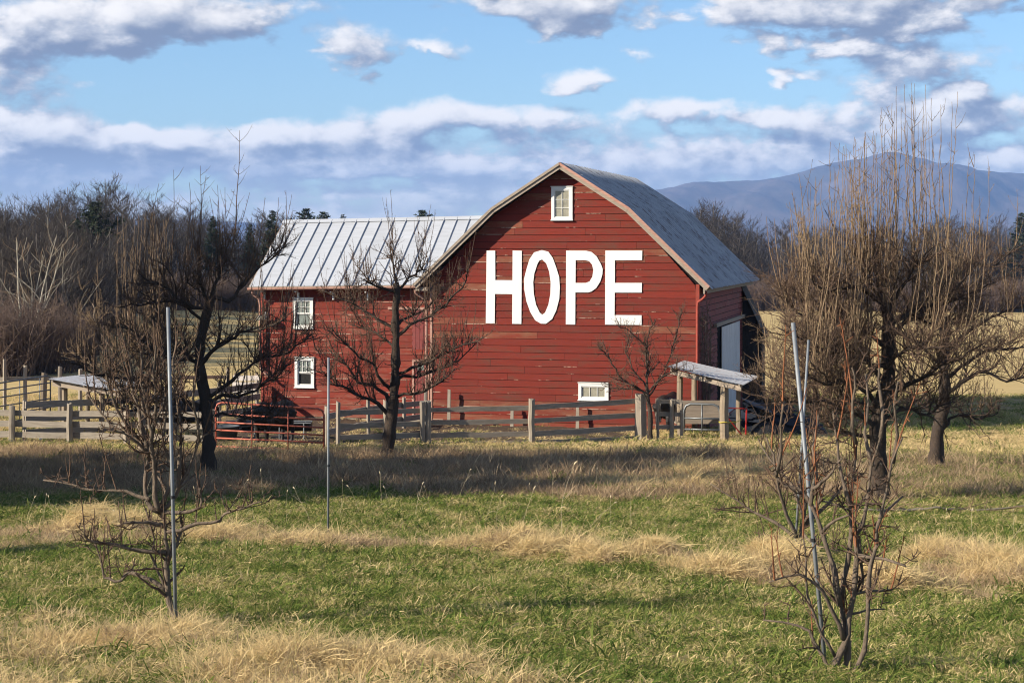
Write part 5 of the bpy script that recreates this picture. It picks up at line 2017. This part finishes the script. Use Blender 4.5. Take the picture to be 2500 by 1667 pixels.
young('small bare tree in golden grass beside the second pipe stake', 1950, 21.6,
      [([(1951, 1395), (1950, 1330), (1960, 1277), (1968, 1215), (1975, 1150), (1972, 1080)], .0, 1.6), ([(1940, 1310), (1894, 1277), (1836, 1246), (1735, 1180)], .3, .9), ([(1958, 1300), (1990, 1330), (2050, 1345)], -.3, .8), ([(1955, 1290), (2020, 1230), (2060, 1180), (2090, 1120)], .4, .9),
       ([(1950, 1320), (1910, 1230), (1895, 1150), (1905, 1080)], -.4, .9), ([(1962, 1260), (1930, 1180), (1880, 1120), (1850, 1070)], .4, .8), ([(1960, 1280), (2010, 1200), (2010, 1110)], -.4, .8), ([(1950, 1330), (1900, 1310), (1850, 1340)], .2, .6), ([(1968, 1215), (1990, 1130), (1985, 1060)], .3, .7)],
      103, .030, 10.0, .55, 6.0, (.3, .9), ('bark_young', 'twig', 'twig'))

for (p0, p1, y0, lean, lab, r_) in [((410, 750), (430, 1548), 14.75, 0, 'galvanised pipe stake tied to the young tree on the left', .0155), ((802, 873), (801, 1327), 25.6, 0, 'lone galvanised pipe stake standing in the meadow', .017),
                                    ((1936, 788), (2022, 1700), 12.9, 0, 'leaning galvanised pipe stake by the orange shooted young tree', .0155), ((1974, 830), (1939, 1375), 21.8, 0, 'galvanised pipe stake by the small tree in golden grass', .0155)]:
    a, b = at(p1[0], p1[1], y0), at(p0[0], p0[1], y0)
    gzz = float(full_z(a[0], a[1])[0])
    root = empty('pipe_stake', (a[0], a[1], gzz), 0, lab, 'stake')
    o = np.array([a[0], a[1], gzz])
    d = (b - a) / (b[2] - a[2])
    foot = a + d * (gzz - .3 - a[2])
    obj('pipe', MB().tube([foot - o, (foot + b) / 2 - o, b - o], r_, 10), M['galv'], root, smooth=True)
    mid = a + (b - a) * .42
    obj('tie', MB().tube([mid - o - d * .012, mid - o + d * .012], r_ * 1.5, 8), M['black_rubber'], root)


# ------------------------------------------------------------------ woods
def forest_tree(H, seed, spread=.34, first=.35, dens=1.0, r0=None, forks=0):
    """a bare deciduous tree at the origin: trunk mesh, crown mesh"""
    T = Tree(seed)
    rl = T.rl
    r0 = r0 or H * .011
    stems = [grow((0, 0, -.3), (rl.normal(0, .06), rl.normal(0, .06), 1), H * .93, .045, .03, rl, 14)]
    for k in range(forks):
        a = rl.uniform(0, 6.28)
        stems.append(grow(stems[0][rl.integers(3, 6)], (math.cos(a) * .5, math.sin(a) * .5, 1), H * rl.uniform(.5, .62), .06, .05, rl, 10))
    for si, st in enumerate(stems):
        T.wood.tube(st, np.linspace(r0 if si == 0 else r0 * .6, r0 * .16, len(st)), 7)
        n = int((26 if si == 0 else 16) * dens)
        for k in range(n):
            t = rl.uniform(first if si == 0 else .1, 1.0)
            i = min(int(t * (len(st) - 1)), len(st) - 2)
            a = rl.uniform(0, 2 * math.pi)
            el = rl.uniform(.3, 1.1)
            L = H * spread * (1.15 - .75 * t) * rl.uniform(.6, 1.15)
            d = (math.cos(a), math.sin(a), el)
            b = grow(st[i], d, L, .11, .07, rl, 8)
            T.wood.tube(b, np.linspace(r0 * .32 * (1.2 - t), .012, 8), 4, cap=False)
            for j in range(int(7 * dens)):
                i2 = rl.integers(2, 8)
                d2 = (b[i2 - 1] - b[i2 - 2]) / np.linalg.norm(b[i2 - 1] - b[i2 - 2]) + randdir(rl) * .75 + np.array([0, 0, .3])
                l2 = L * rl.uniform(.25, .55)
                c = grow(b[i2 - 1], d2, l2, .13, .06, rl, 6)
                T.twigs.tube(c, np.linspace(.022, .010, 6), 3, cap=False)
                for q in range(int(4 * dens)):
                    i3 = rl.integers(1, 6)
                    d3 = (c[i3] - c[i3 - 1]) / np.linalg.norm(c[i3] - c[i3 - 1]) + randdir(rl) * .9 + np.array([0, 0, .25])
                    e = grow(c[i3], d3, l2 * rl.uniform(.3, .7), .14, .05, rl, 4)
                    T.twigs.tube(e, np.linspace(.013, .008, 4), 3, cap=False)
    return T


def proto(T, bark, twig):
    return T.wood.mesh('trunk', True), T.twigs.mesh('crown', True), M[bark], M[twig]


PROT = []
for k in range(6):
    T = forest_tree(13 + k * .6, 200 + k, .30 + .03 * (k % 3), .32 + .05 * (k % 2), 1.0, None, k % 3)
    tm, cm, a, b = proto(T, 'wood_grey', 'twig_grey')
    tm.materials.append(a)
    cm.materials.append(b)
    PROT.append((tm, cm))


def place_tree(meshes, loc, sc, rz, name, label, group=None, tilt=0.0):
    root = empty(name, tuple(loc), rz, label, 'tree', group)
    root.scale = (sc * random.uniform(.9, 1.15), sc * random.uniform(.9, 1.15), sc)
    root.rotation_euler = (tilt, tilt * .5, rz)
    obj('trunk', meshes[0], None, root)
    obj('crown', meshes[1], None, root)
    return root


def scatter(n, region, mind, seed):
    r = np.random.default_rng(seed)
    out = []
    tries = 0
    while len(out) < n and tries < 20000:
        tries += 1
        x, y = region(r)
        if all((x - a) ** 2 + (y - b) ** 2 > mind ** 2 for a, b in out):
            out.append((x, y))
    return out


# left: woods on the hillside whose edge runs away from the viewer
def reg_left(r):
    y = 106 + 100 * r.random() ** 1.3
    e = 27.5 + (y - 106) * .145
    x = -e - r.random() ** 1.2 * max(5, .34 * y - e)
    return x, y


for k, (x, y) in enumerate(scatter(105, reg_left, 1.5, 1)):
    z = float(ground_z(x, y))
    place_tree(PROT[k % 6], (x, y, z), random.uniform(.50, .70) * (1 + .25 * (y - 106) / 100), random.uniform(0, 6.28), 'forest_tree', 'tall bare grey tree in the wood left of the yellow field', 'trees of the wood left of the field')


def reg_mid(r):
    y = 200 + 60 * r.random()
    return r.uniform(-.26, -.10) * y, y


for k, (x, y) in enumerate(scatter(52, reg_mid, 2.0, 2)):
    z = float(ground_z(x, y))
    place_tree(PROT[(k * 5 + 2) % 6], (x, y, z), random.uniform(.72, .98), random.uniform(0, 6.28), 'forest_tree', 'bare tree at the far end of the yellow field behind the wing', 'trees at the far end of the field')


def reg_right(r):
    y = 318 + 80 * r.random() ** 1.4
    return r.uniform(.075, .335) * y, y


for k, (x, y) in enumerate(scatter(120, reg_right, 2.4, 3)):
    z = float(ground_z(x, y))
    s = random.uniform(.95, 1.25) * (1.15 if .085 < x / y < .13 else 1)
    place_tree(PROT[(k * 7 + 1) % 6], (x, y, z), s, random.uniform(0, 6.28), 'forest_tree', 'bare tree in the wood behind the field right of the barn', 'trees of the wood right of the barn')

# pale trees at the wood's edge
for k, (px, y, sc, lab) in enumerate([(60, 103, .66, 'pale barked tree rising from the red brown thicket'), (72, 104.5, .70, 'pale twin stemmed tree at the edge of the left wood'),
                                      (165, 112, .62, 'small pale leaning tree at the edge of the yellow field'), (186, 150, .8, 'slim pale tree standing before the dark left wood')]):
    T = forest_tree(13, 300 + k, .42, .25, .42, .12, 1 + k % 2)
    tm, cm, a, b = proto(T, 'bark_pale', 'twig_tan')
    tm.materials.append(a)
    cm.materials.append(b)
    place_tree((tm, cm), on_ground(px, y), sc, k * 1.3, 'pale_tree', lab)


# thickets
def thicket_mesh(seed, n=90, H=2.6):
    T = Tree(seed)
    rl = T.rl
    for k in range(n):
        a, rr = rl.uniform(0, 6.28), rl.uniform(0, .9) ** .7
        s = np.array([math.cos(a) * rr, math.sin(a) * rr, -.1])
        p = grow(s, (math.cos(a) * .35 * rr, math.sin(a) * .35 * rr, 1), H * rl.uniform(.5, 1.0), .10, .03, rl, 7)
        T.twigs.tube(p, np.linspace(.020, .007, 7), 3, cap=False)
        for j in range(7):
            i = rl.integers(1, 7)
            d = np.array([rl.normal(0, .7), rl.normal(0, .7), .9])
            c = grow(p[i], d, H * rl.uniform(.12, .35), .14, .03, rl, 4)
            T.twigs.tube(c, np.linspace(.011, .006, 4), 3, cap=False)
            for q in range(2):
                e = grow(c[rl.integers(1, 4)], randdir(rl) + np.array([0, 0, .6]), H * rl.uniform(.05, .16), .15, .02, rl, 3)
                T.twigs.tube(e, np.linspace(.008, .005, 3), 3, cap=False)
    return T.twigs.mesh('twigs', True)


THK = [thicket_mesh(400 + k) for k in range(3)]
for m_ in THK:
    m_.materials.append(M['shrub'])
sp = [(-40, 101, 1.7), (10, 100, 1.8), (50, 101, 1.5), (85, 102, 1.75), (120, 103, 1.5), (150, 105, 1.45), (185, 107, 1.2), (20, 108, 1.9), (70, 110, 1.7), (130, 115, 1.6), (190, 122, 1.4), (205, 135, 1.3), (240, 150, 1.3), (290, 165, 1.3),
      (370, 180, 1.5), (430, 192, 1.6), (480, 196, 1.5), (530, 198, 1.6), (575, 199, 1.5), (620, 200, 1.6), (400, 200, 1.6)]
for k, (px, y, s) in enumerate(sp):
    g = on_ground(px, y)
    if k < 9:
        lab, grp = 'red brown leafless shrub in the thicket at the left field edge', 'shrubs of the left thicket'
    else:
        lab, grp = 'leafless shrub along the foot of the wood beyond the yellow field', 'shrubs along the wood edge'
    root = empty('bare_shrub', tuple(g), k * 1.1, lab, 'shrub', grp)
    root.scale = (s * 1.05, s * 1.05, s * .92)
    obj('twigs', THK[k % 3], None, root)
# scrub along the right wood edge
r_ = np.random.default_rng(9)
for k in range(34):
    y = 308 + r_.uniform(0, 12)
    x = (.10 + .215 * (k + r_.random()) / 34) * y
    root = empty('bare_shrub', (x, y, float(ground_z(x, y))), k * .7, 'purplish scrub bush at the foot of the right wood', 'shrub', 'scrub along the right wood')
    s = r_.uniform(1.5, 2.3)
    root.scale = (s * 1.3, s * 1.3, s)
    obj('twigs', THK[k % 3], None, root)


# brush filling the wood floor: nobody could count it
def points_object(name, pts, rot, scl, idx, tone, protos, label, mats=None):
    me = bpy.data.meshes.new(name)
    me.from_pydata(np.asarray(pts).tolist(), [], [])
    n = len(pts)
    for nm, ty, arr in (('rot', 'FLOAT_VECTOR', rot), ('scl', 'FLOAT_VECTOR', scl), ('pick', 'INT', idx), ('tone', 'FLOAT', tone)):
        a = me.attributes.new(nm, ty, 'POINT')
        arr = np.asarray(arr)
        if ty == 'FLOAT_VECTOR':
            a.data.foreach_set('vector', arr.astype(np.float32).reshape(-1))
        else:
            a.data.foreach_set('value', arr.astype(np.int32 if ty == 'INT' else np.float32))
    o = obj(name, me, None)
    tag(o, label, kind='stuff')
    col = bpy.data.collections.new(name + '_kinds')
    for i, p in enumerate(protos):
        po = bpy.data.objects.new('%s_kind_%02d' % (name, i), p)
        col.objects.link(po)
    g = bpy.data.node_groups.new(name + '_nodes', 'GeometryNodeTree')
    g.interface.new_socket('Geometry', in_out='INPUT', socket_type='NodeSocketGeometry')
    g.interface.new_socket('Geometry', in_out='OUTPUT', socket_type='NodeSocketGeometry')
    gi, go = g.nodes.new('NodeGroupInput'), g.nodes.new('NodeGroupOutput')
    ci = g.nodes.new('GeometryNodeCollectionInfo')
    ci.inputs['Collection'].default_value = col
    ci.inputs['Separate Children'].default_value = True
    ci.inputs['Reset Children'].default_value = True
    ip = g.nodes.new('GeometryNodeInstanceOnPoints')
    ip.inputs['Pick Instance'].default_value = True

    def na(nm, ty):
        q = g.nodes.new('GeometryNodeInputNamedAttribute')
        q.data_type = ty
        q.inputs[0].default_value = nm
        return [s for s in q.outputs if s.enabled and s.name == 'Attribute'][0]
    g.links.new(gi.outputs[0], ip.inputs['Points'])
    g.links.new(ci.outputs[0], ip.inputs['Instance'])
    g.links.new(na('pick', 'INT'), ip.inputs['Instance Index'])
    g.links.new(na('rot', 'FLOAT_VECTOR'), ip.inputs['Rotation'])
    g.links.new(na('scl', 'FLOAT_VECTOR'), ip.inputs['Scale'])
    g.links.new(ip.outputs[0], go.inputs[0])
    md = o.modifiers.new('scatter', 'NODES')
    md.node_group = g
    return o


def brush():
    r = np.random.default_rng(77)
    P = []
    for _ in range(520):
        y = 109 + r.random() * 95
        e = 29 + (y - 106) * .145
        x = -e - r.random() * max(5, .34 * y - e)
        P.append((x, y))
    for _ in range(200):
        y = 203 + r.random() * 50
        P.append((r.uniform(-.27, -.09) * y, y))
    for _ in range(420):
        y = 322 + r.random() * 70
        P.append((r.uniform(.07, .32) * y, y))
    P = np.array(P)
    z = ground_z(P[:, 0], P[:, 1])
    n = len(P)
    s = r.uniform(.9, 1.8, n)
    s[P[:, 1] > 300] *= 1.5
    ms = []
    for k in range(3):
        m_ = thicket_mesh(450 + k, 40, 2.2)
        m_.materials.append(M['twig_grey'])
        ms.append(m_)
    points_object('understory_brush', np.c_[P, z], np.c_[np.zeros((n, 2)), r.uniform(0, 6.28, n)], np.c_[s * 1.4, s * 1.4, s], r.integers(0, 3, n), r.random(n), ms, 'tangled leafless brush on the floor of the woods')


brush()


# ------------------------------------------------------------------ conifers
def conifer(H, seed, width=.2, droop=-.25, bare=.08, n=46, dens=1.0, pine=False):
    T = Tree(seed)
    rl = T.rl
    T.wood.tube(grow((0, 0, -.3), (0, 0, 1), H * 1.02, .008, .02, rl, 10), np.linspace(H * .014, .02, 10), 7)
    mb = T.twigs
    for k in range(int(n * dens)):
        t = bare + (1 - bare) * (k / (n * dens)) ** .9
        z = H * t
        m = rl.integers(4, 7)
        for j in range(m):
            a = rl.uniform(0, 6.28)
            if pine:
                L = H * width * rl.uniform(.5, 1.1) * min(1, 3.5 * (1.03 - t)) * (.55 + .45 * rl.random())
            else:
                L = H * width * (1.04 - t) ** .85 * rl.uniform(.7, 1.12)
            d = (math.cos(a), math.sin(a), droop + .55 * t)
            b = grow((0, 0, z), d, L, .06, .03, rl, 5)
            T.wood.tube(b, np.linspace(.03, .008, 5), 3, cap=False)
            for q in range(int(9 + L * 9)):
                i = rl.uniform(.15, 1) * 3.99
                i0 = int(i)
                c = b[i0] + (b[i0 + 1] - b[i0]) * (i - i0)
                s = (.22 + .10 * L) * rl.uniform(.6, 1.2)
                d1 = randdir(rl) * np.array([1, 1, .35]) + np.array(d) * .6
                d1 /= np.linalg.norm(d1)
                d2 = np.cross(d1, randdir(rl) * .5 + np.array([0, 0, 1]))
                d2 /= max(np.linalg.norm(d2), 1e-6)
                mb.add([c - d2 * s * .22, c + d2 * s * .22, c + d1 * s + d2 * s * .10 + (0, 0, -.06), c + d1 * s - d2 * s * .10 + (0, 0, -.06), c + d1 * s * 1.35], [(0, 1, 2, 4, 3)])
    tm, cm = T.wood.mesh('trunk', True), mb.mesh('crown')
    tm.materials.append(M['wood_grey'])
    cm.materials.append(M['needles'])
    return tm, cm


CON = [conifer(14, 500, .20), conifer(13, 501, .24, -.1, .15), conifer(14, 502, .23, .05, .45, 34, 1.0, True)]
for (px, top, y, wv, c, lab) in [(664, 514, 205, 1.0, 1, 'dark evergreen beyond the left end of the wing roof'), (748, 510, 250, 1.15, 2, 'broad dark pine top showing above the wing ridge'), (788, 518, 252, 1.0, 2, 'second pine top above the wing ridge right of the broad one'),
                                 (838, 522, 250, .9, 0, 'small pointed evergreen top above the middle of the wing ridge'), (1030, 514, 245, 1.1, 2, 'pine top above the wing ridge next to the big barn roof'),
                                 (232, 494, 160, 1.2, 2, 'dark crowned pine standing among the bare trees of the left wood'), (520, 528, 215, 1.0, 1, 'evergreen behind the tall shoots of the dark apple tree'), (610, 545, 215, 1.0, 0, 'small evergreen at the far end of the field'),
                                 (2492, 520, 330, 1.2, 1, 'evergreen in the wood at the far right of the field')]:
    g = on_ground(px, y)
    H = at(px, top, y)[2] - g[2]
    root = empty('evergreen_tree', tuple(g), px * .1, lab, 'tree')
    s = H / (14.0 if c != 1 else 13.0)
    root.scale = (s * wv, s * wv, s)
    obj('trunk', CON[c][0], None, root)
    obj('crown', CON[c][1], None, root)
# a row of spruces beside the orchard, out of the picture on the sunny side: their shade lies across the meadow
for k, (x, y, H, w) in enumerate([(-15.6, 33.2, 12.0, 1.25), (-15.2, 29.6, 11.5, 1.3), (-22.5, 26.8, 13.5, 1.3), (-16.6, 36.6, 12.6, 1.2), (-17.2, 40.2, 9.6, 1.25), (-20.5, 30.6, 12.5, 1.25), (-22.5, 35.0, 14.0, 1.3), (-25.5, 31.8, 15.5, 1.3), (-13.2, 19.6, 5.2, 1.2)]):
    root = empty('spruce_tree', (x, y, float(ground_z(x, y))), k * 1.7, 'dense spruce in the row along the sunny side of the orchard', 'tree', 'spruces beside the orchard')
    s = H / 14.0
    root.scale = (s * w, s * w, s)
    obj('trunk', CON[0][0], None, root)
    obj('crown', CON[0][1], None, root)

# last snow along the wood edge
sn = MB()
pts = [(200, 852), (225, 846), (250, 838), (285, 830), (320, 822), (350, 815), (372, 812)]
r_ = np.random.default_rng(31)
up_, lo_ = [], []
for (px, py) in pts:
    y = np.interp(px, [200, 372], [150, 186])
    g = on_ground(px, y)
    w = r_.uniform(.4, 1.5)
    up_.append(g + np.array([0, w, .06]))
    lo_.append(g + np.array([0, -w, .06]))
vv = up_ + lo_
n = len(pts)
sn.add(vv, [(i, n + i, n + i + 1, i + 1) for i in range(n - 1)])
tag(obj('snow', sn, simple('old_snow', (.80, .83, .88), .6)), kind='structure')


# ------------------------------------------------------------------ grass
def tuft(seed, n, h, lean, w, rad, curl=.6, flat=0.0):
    r = np.random.default_rng(seed)
    vv, ff, bl = [], [], []
    for k in range(n):
        a = r.uniform(0, 6.28)
        rr = rad * math.sqrt(r.random())
        p = np.array([math.cos(a) * rr, math.sin(a) * rr, -.01])
        az = r.uniform(0, 6.28)
        H = h * r.uniform(.45, 1.1)
        el = max(.08, min(1.55, r.normal(1.45 - lean, .28)))
        d = np.array([math.cos(az) * math.cos(el), math.sin(az) * math.cos(el), math.sin(el)])
        s = np.array([-math.sin(az), math.cos(az), 0]) * w * r.uniform(.7, 1.3) / 2
        if r.random() < .5:
            s = np.cross(d, s) * .9 + s * .4
        b = len(vv)
        m = 4
        for i in range(m):
            q = i / (m - 1)
            ww = s * (1 - .25 * q)
            vv += [p - ww, p + ww]
            d = d + np.array([r.normal(0, .10), r.normal(0, .10), -curl * .33 * r.uniform(.4, 1.4) - flat * .1])
            d /= np.linalg.norm(d)
            p = p + d * H / m
            if p[2] < .012:
                p[2] = .012 + r.random() * .02
                d[2] = max(d[2], 0)
        vv.append(p)
        for i in range(m - 1):
            ff.append((b + 2 * i, b + 2 * i + 1, b + 2 * i + 3, b + 2 * i + 2))
        ff.append((b + 2 * m - 2, b + 2 * m - 1, b + 2 * m))
        bl += [r.random()] * (2 * m + 1)
    me = bpy.data.meshes.new('tuft')
    me.from_pydata(np.array(vv).tolist(), [], ff)
    at_ = me.attributes.new('blade', 'FLOAT', 'POINT')
    at_.data.foreach_set('value', np.array(bl, np.float32))
    return me


def build_grass():
    r = np.random.default_rng(123)
    short = [tuft(600 + k, 54, .085, .60, .0048, .13, .8) for k in range(8)]
    tall = [tuft(620 + k, 44, .22, .45, .0042, .15, .6) for k in range(8)]
    strawm = [tuft(640 + k, 64, .25, .58 if k % 2 else .9, .0044, .15, .75, .2) for k in range(8)]
    for m_ in short + strawm:
        m_.materials.append(M['blade'])
    for m_ in tall:
        m_.materials.append(M['blade_brown'])
    # candidate points, denser near the viewer
    X, Y = [], []
    for (y0, y1, d) in ((10.5, 16, 170), (16, 22, 130), (22, 30, 85), (30, 40, 50), (40, 50, 34), (50, 57, 24), (57, 82, 5)):
        n = int((y1 - y0) * ((y0 + y1) * .30 + 9) * d)
        y = r.uniform(y0, y1, n)
        x = r.uniform(-1, 1, n) * (.30 * y + 4.5)
        X.append(x)
        Y.append(y)
    X, Y = np.concatenate(X), np.concatenate(Y)
    mk = masks(X, Y)
    Z = full_z(X, Y)
    inside = ((X - BO[0]) * BEX[0] + (Y - BO[1]) * BEX[1] > -8.4) & ((X - BO[0]) * BEX[0] + (Y - BO[1]) * BEX[1] < 7.4) & ((X - BO[0]) * BEY[0] + (Y - BO[1]) * BEY[1] > -.15)
    ok = (~inside) & ((mk['mud'] < .4) | (r.random(len(X)) < .10))
    X, Y, Z = X[ok], Y[ok], Z[ok]
    mk = {k: v[ok] for k, v in mk.items()}
    n = len(X)
    u = r.random(n)
    dist = 1 + np.clip((Y - 18) / 40, 0, 1) * .9          # wider tufts where fewer stand
    straw = (mk['straw'] * (.8 + .35 * wob(X, Y, 3.3, 7.0)) > .22 + .42 * u) | ((mk['dry'] > .70) & (u < np.where(Y < 16.5, .62, .40)) & (mk['brown'] < .3) & (Y < 32))
    brown = (~straw) & ((mk['brown'] * 1.0 > u * .9 + .12) | ((mk['dry'] > .55) & (u > .48) & (Y < 34) & (Y > 16.5)) | ((mk['dry'] > .6) & (u > .88) & (Y < 16.5)))
    green = ~(straw | brown)
    rot = np.c_[r.normal(0, .12, (n, 2)), r.uniform(0, 6.28, n)]
    patch = wob(X, Y, 1.4, 9.0) * .5 + wob(X, Y, 4.0, 2.0) * .3
    # green
    i = np.where(green)[0]
    tone = np.clip(.17 + .55 * mk['dry'][i] + .34 * patch[i] + r.normal(0, .17, len(i)), 0, .95)
    spk = r.random(len(i))
    tone = np.where(spk < .13, r.uniform(.5, .85, len(i)), tone)
    tone = np.where(spk > .93, r.uniform(0, .12, len(i)), tone)
    foot = Y[i] > 46.5
    tone = np.where(foot, np.clip(tone + .18, 0, .95), tone)
    tone = np.where((Y[i] > 57) & (X[i] > 5), np.clip(tone - .35, 0, 1), tone)
    s = dist[i] * r.uniform(.6, 1.4, len(i)) * (1.05 + .55 * patch[i]) * np.where(spk > .93, 1.5, 1)
    points_object('meadow_grass', np.c_[X[i], Y[i], Z[i]], rot[i], np.c_[s * 1.1, s * 1.1, s * .95], r.integers(0, 8, len(i)), tone, short, 'short green and yellow winter grass of the meadow')
    i = np.where(brown)[0]
    tone = np.clip(.42 + .2 * patch[i] + r.normal(0, .16, len(i)) + np.where(Y[i] < 32, .15, 0), 0, 1)
    s = dist[i] * r.uniform(.6, 1.3, len(i)) * (.75 + .35 * np.clip(patch[i] + .4, 0, 1)) * np.where((Y[i] > 33) & (Y[i] < 46), 1.15 + .9 * np.clip(wob(X[i], Y[i], 1.1, 3.0), 0, 1), 1)
    points_object('dead_grass', np.c_[X[i], Y[i], Z[i]], rot[i], np.c_[s, s, s * .85], r.integers(0, 8, len(i)), tone, tall, 'tall brown dead grass in the unmown strips')
    i = np.where(straw)[0]
    tone = np.clip(.90 + .12 * patch[i] + r.normal(0, .08, len(i)), .55, 1)
    s = dist[i] * r.uniform(.5, 1.25, len(i)) * (1 + .35 * wob(X[i], Y[i], 5.0, 2.0))
    points_object('straw_grass', np.c_[X[i], Y[i], Z[i]], rot[i], np.c_[s, s, s], r.integers(0, 8, len(i)), tone, strawm, 'golden flattened dry grass in loose mounds')
    print('grass tufts', len(green.nonzero()[0]), len(brown.nonzero()[0]), len(straw.nonzero()[0]))


build_grass()


# foxtail stalks standing above the meadow
def foxtail(seed):
    r = np.random.default_rng(seed)
    p = grow((0, 0, -.05), (r.normal(0, .22), r.normal(0, .12), 1), .95, .07, -.02, r, 9)
    stalk = MB().tube(p, np.linspace(.0030, .0018, 9), 4, cap=False)
    for k in range(2):
        i = r.integers(2, 6)
        stalk.tube(grow(p[i], (r.choice([-1, 1]) * .8, r.normal(0, .3), .6), r.uniform(.15, .3), .16, -.22, r, 6), np.linspace(.0036, .0012, 6), 3, cap=False)
    d = p[-1] - p[-2]
    h = grow(p[-1] - d * .1, d + np.array([0, 0, -.02]), .085, .02, -.16, r, 6)
    head = MB().tube(h, [.004, .009, .0115, .0105, .008, .003], 7)
    return stalk.mesh('stalk', True), head.mesh('seed_head', True)


FXT = [foxtail(700 + k) for k in range(6)]
m_fx = simple('foxtail_straw', (.62, .50, .32), .9, 0, .3)
for a, b in FXT:
    a.materials.append(m_fx)
    b.materials.append(m_fx)
r_ = np.random.default_rng(12)
fx = [(350, 1250, .8), (1180, 1290, 1.0), (1210, 1300, 1.0), (1270, 1325, 1.2), (1370, 1300, 1.3), (1010, 1280, 1.0), (1060, 1290, 1.0), (960, 1275, 1.2), (880, 1260, .9), (930, 1250, 1.0), (1100, 1270, .9), (1430, 1300, .8), (1490, 1310, .9), (700, 1290, 1.0),
      (620, 1280, .9), (650, 1240, .9), (560, 1265, 1.0), (760, 1280, .9), (830, 1270, .8), (1540, 1290, .8), (1610, 1310, .8), (1650, 1220, .8), (1700, 1230, .7), (1760, 1230, .7), (1580, 1230, .8), (1300, 1240, .8), (1350, 1230, .8), (1230, 1200, .9), (100, 1290, .9), (140, 1300, 1.0),
      (60, 1310, .9), (2380, 1390, .9), (2440, 1380, 1.0), (2300, 1330, .8), (2210, 1320, .8), (2480, 1330, .9), (1830, 1190, .8), (1880, 1200, .7), (1800, 1210, .7), (1460, 1210, .7), (1400, 1195, .8), (1120, 1220, .8), (860, 1210, .8), (990, 1215, .9), (300, 1330, .8), (480, 1290, .8)]
for k, (px, py, s) in enumerate(fx):
    g = ground_hit(px, py)
    root = empty('foxtail_stalk', (g[0], g[1], float(full_z(g[0], g[1])[0])), r_.uniform(0, 6.28), 'tall dry foxtail stalk with a drooping seed head', 'grass stalk', 'foxtail stalks in the meadow')
    s *= r_.uniform(.55, .95)
    root.scale = (s, s, s)
    root.rotation_euler = (r_.normal(0, .16), r_.normal(0, .22), r_.uniform(0, 6.28))
    obj('stalk', FXT[k % 6][0], None, root)
    obj('seed_head', FXT[k % 6][1], None, root)

# fallen pale branch under the large tree
M['fallen_bark'] = bark_mat('fallen_bark', (.30, .26, .20), (.16, .13, .10), 14)
T = Tree(801)
g = ground_hit(2180, 1262)
p, r = T.limb([g + (-.6, 0, .10), g + (.6, .1, .14), g + (1.7, .2, .10), g + (2.7, .3, .22)], .03, .01, 6)
T.dress(p, r, 7.0, .7, 0, (.2, .5), 4, 3.0, .05, .15)
for k in range(16):
    T.twig(g + np.array([T.rl.uniform(-.8, 2.8), T.rl.normal(0, .25), .06]), (T.rl.choice([-1, 1]), T.rl.normal(0, .4), .12), T.rl.uniform(.5, 1.3), .009, -.02, .08, 6, 2)
T.finish('fallen_branch', g, 'long pale pruned branch lying on the grass under the large apple tree', 'fallen_bark', 'twig_tan', 'twig_tan', 'branch')

# pruned brush and vine
T = Tree(802)
g = on_ground(985, 44.0)
for k in range(26):
    T.twig(g + np.array([T.rl.normal(0, .7), T.rl.normal(0, .3), .05]), (T.rl.normal(0, 1), T.rl.normal(0, .5), .25), T.rl.uniform(.4, 1.1), .009, -.03, .12, 6, 4)
T.wood.tube(grow(g + np.array([.2, 0, .02]), (1, 0, .5), 1.0, .05, -.12, T.rl, 8), np.linspace(.014, .008, 8), 5)
T.finish('brush_heap', g, 'low heap of pruned twigs at the foot of the tree before the wing', 'bark', 'twig', 'twig', 'brush heap')
T = Tree(803)
vb = bw(7.38, .35, 0)
vb[2] = float(ground_z(vb[0], vb[1]))
for k in range(11):
    b0 = bw(7.36 + T.rl.uniform(0, .1), .1 + T.rl.uniform(0, 1.3), vb[2])
    p = grow(b0, BEY * T.rl.normal(0, .08) + np.array([0, 0, 1]), T.rl.uniform(3.0, 4.6), .09, .03, T.rl, 16)
    lu = (p - BO) @ BEX
    p = p + (np.clip(lu, 7.33, 7.45) - lu)[:, None] * BEX
    T.wood.tube(p, np.linspace(.022, .009, 16), 5)
    T.dress(p, np.full(16, .02), 5.0, .5, 0, (.2, .5), 3, 2.0, .15, -.1)
T.finish('climbing_vine', vb, 'dry leafless vine climbing the shaded side wall at the barn corner', 'vine', 'vine', 'vine', 'vine')
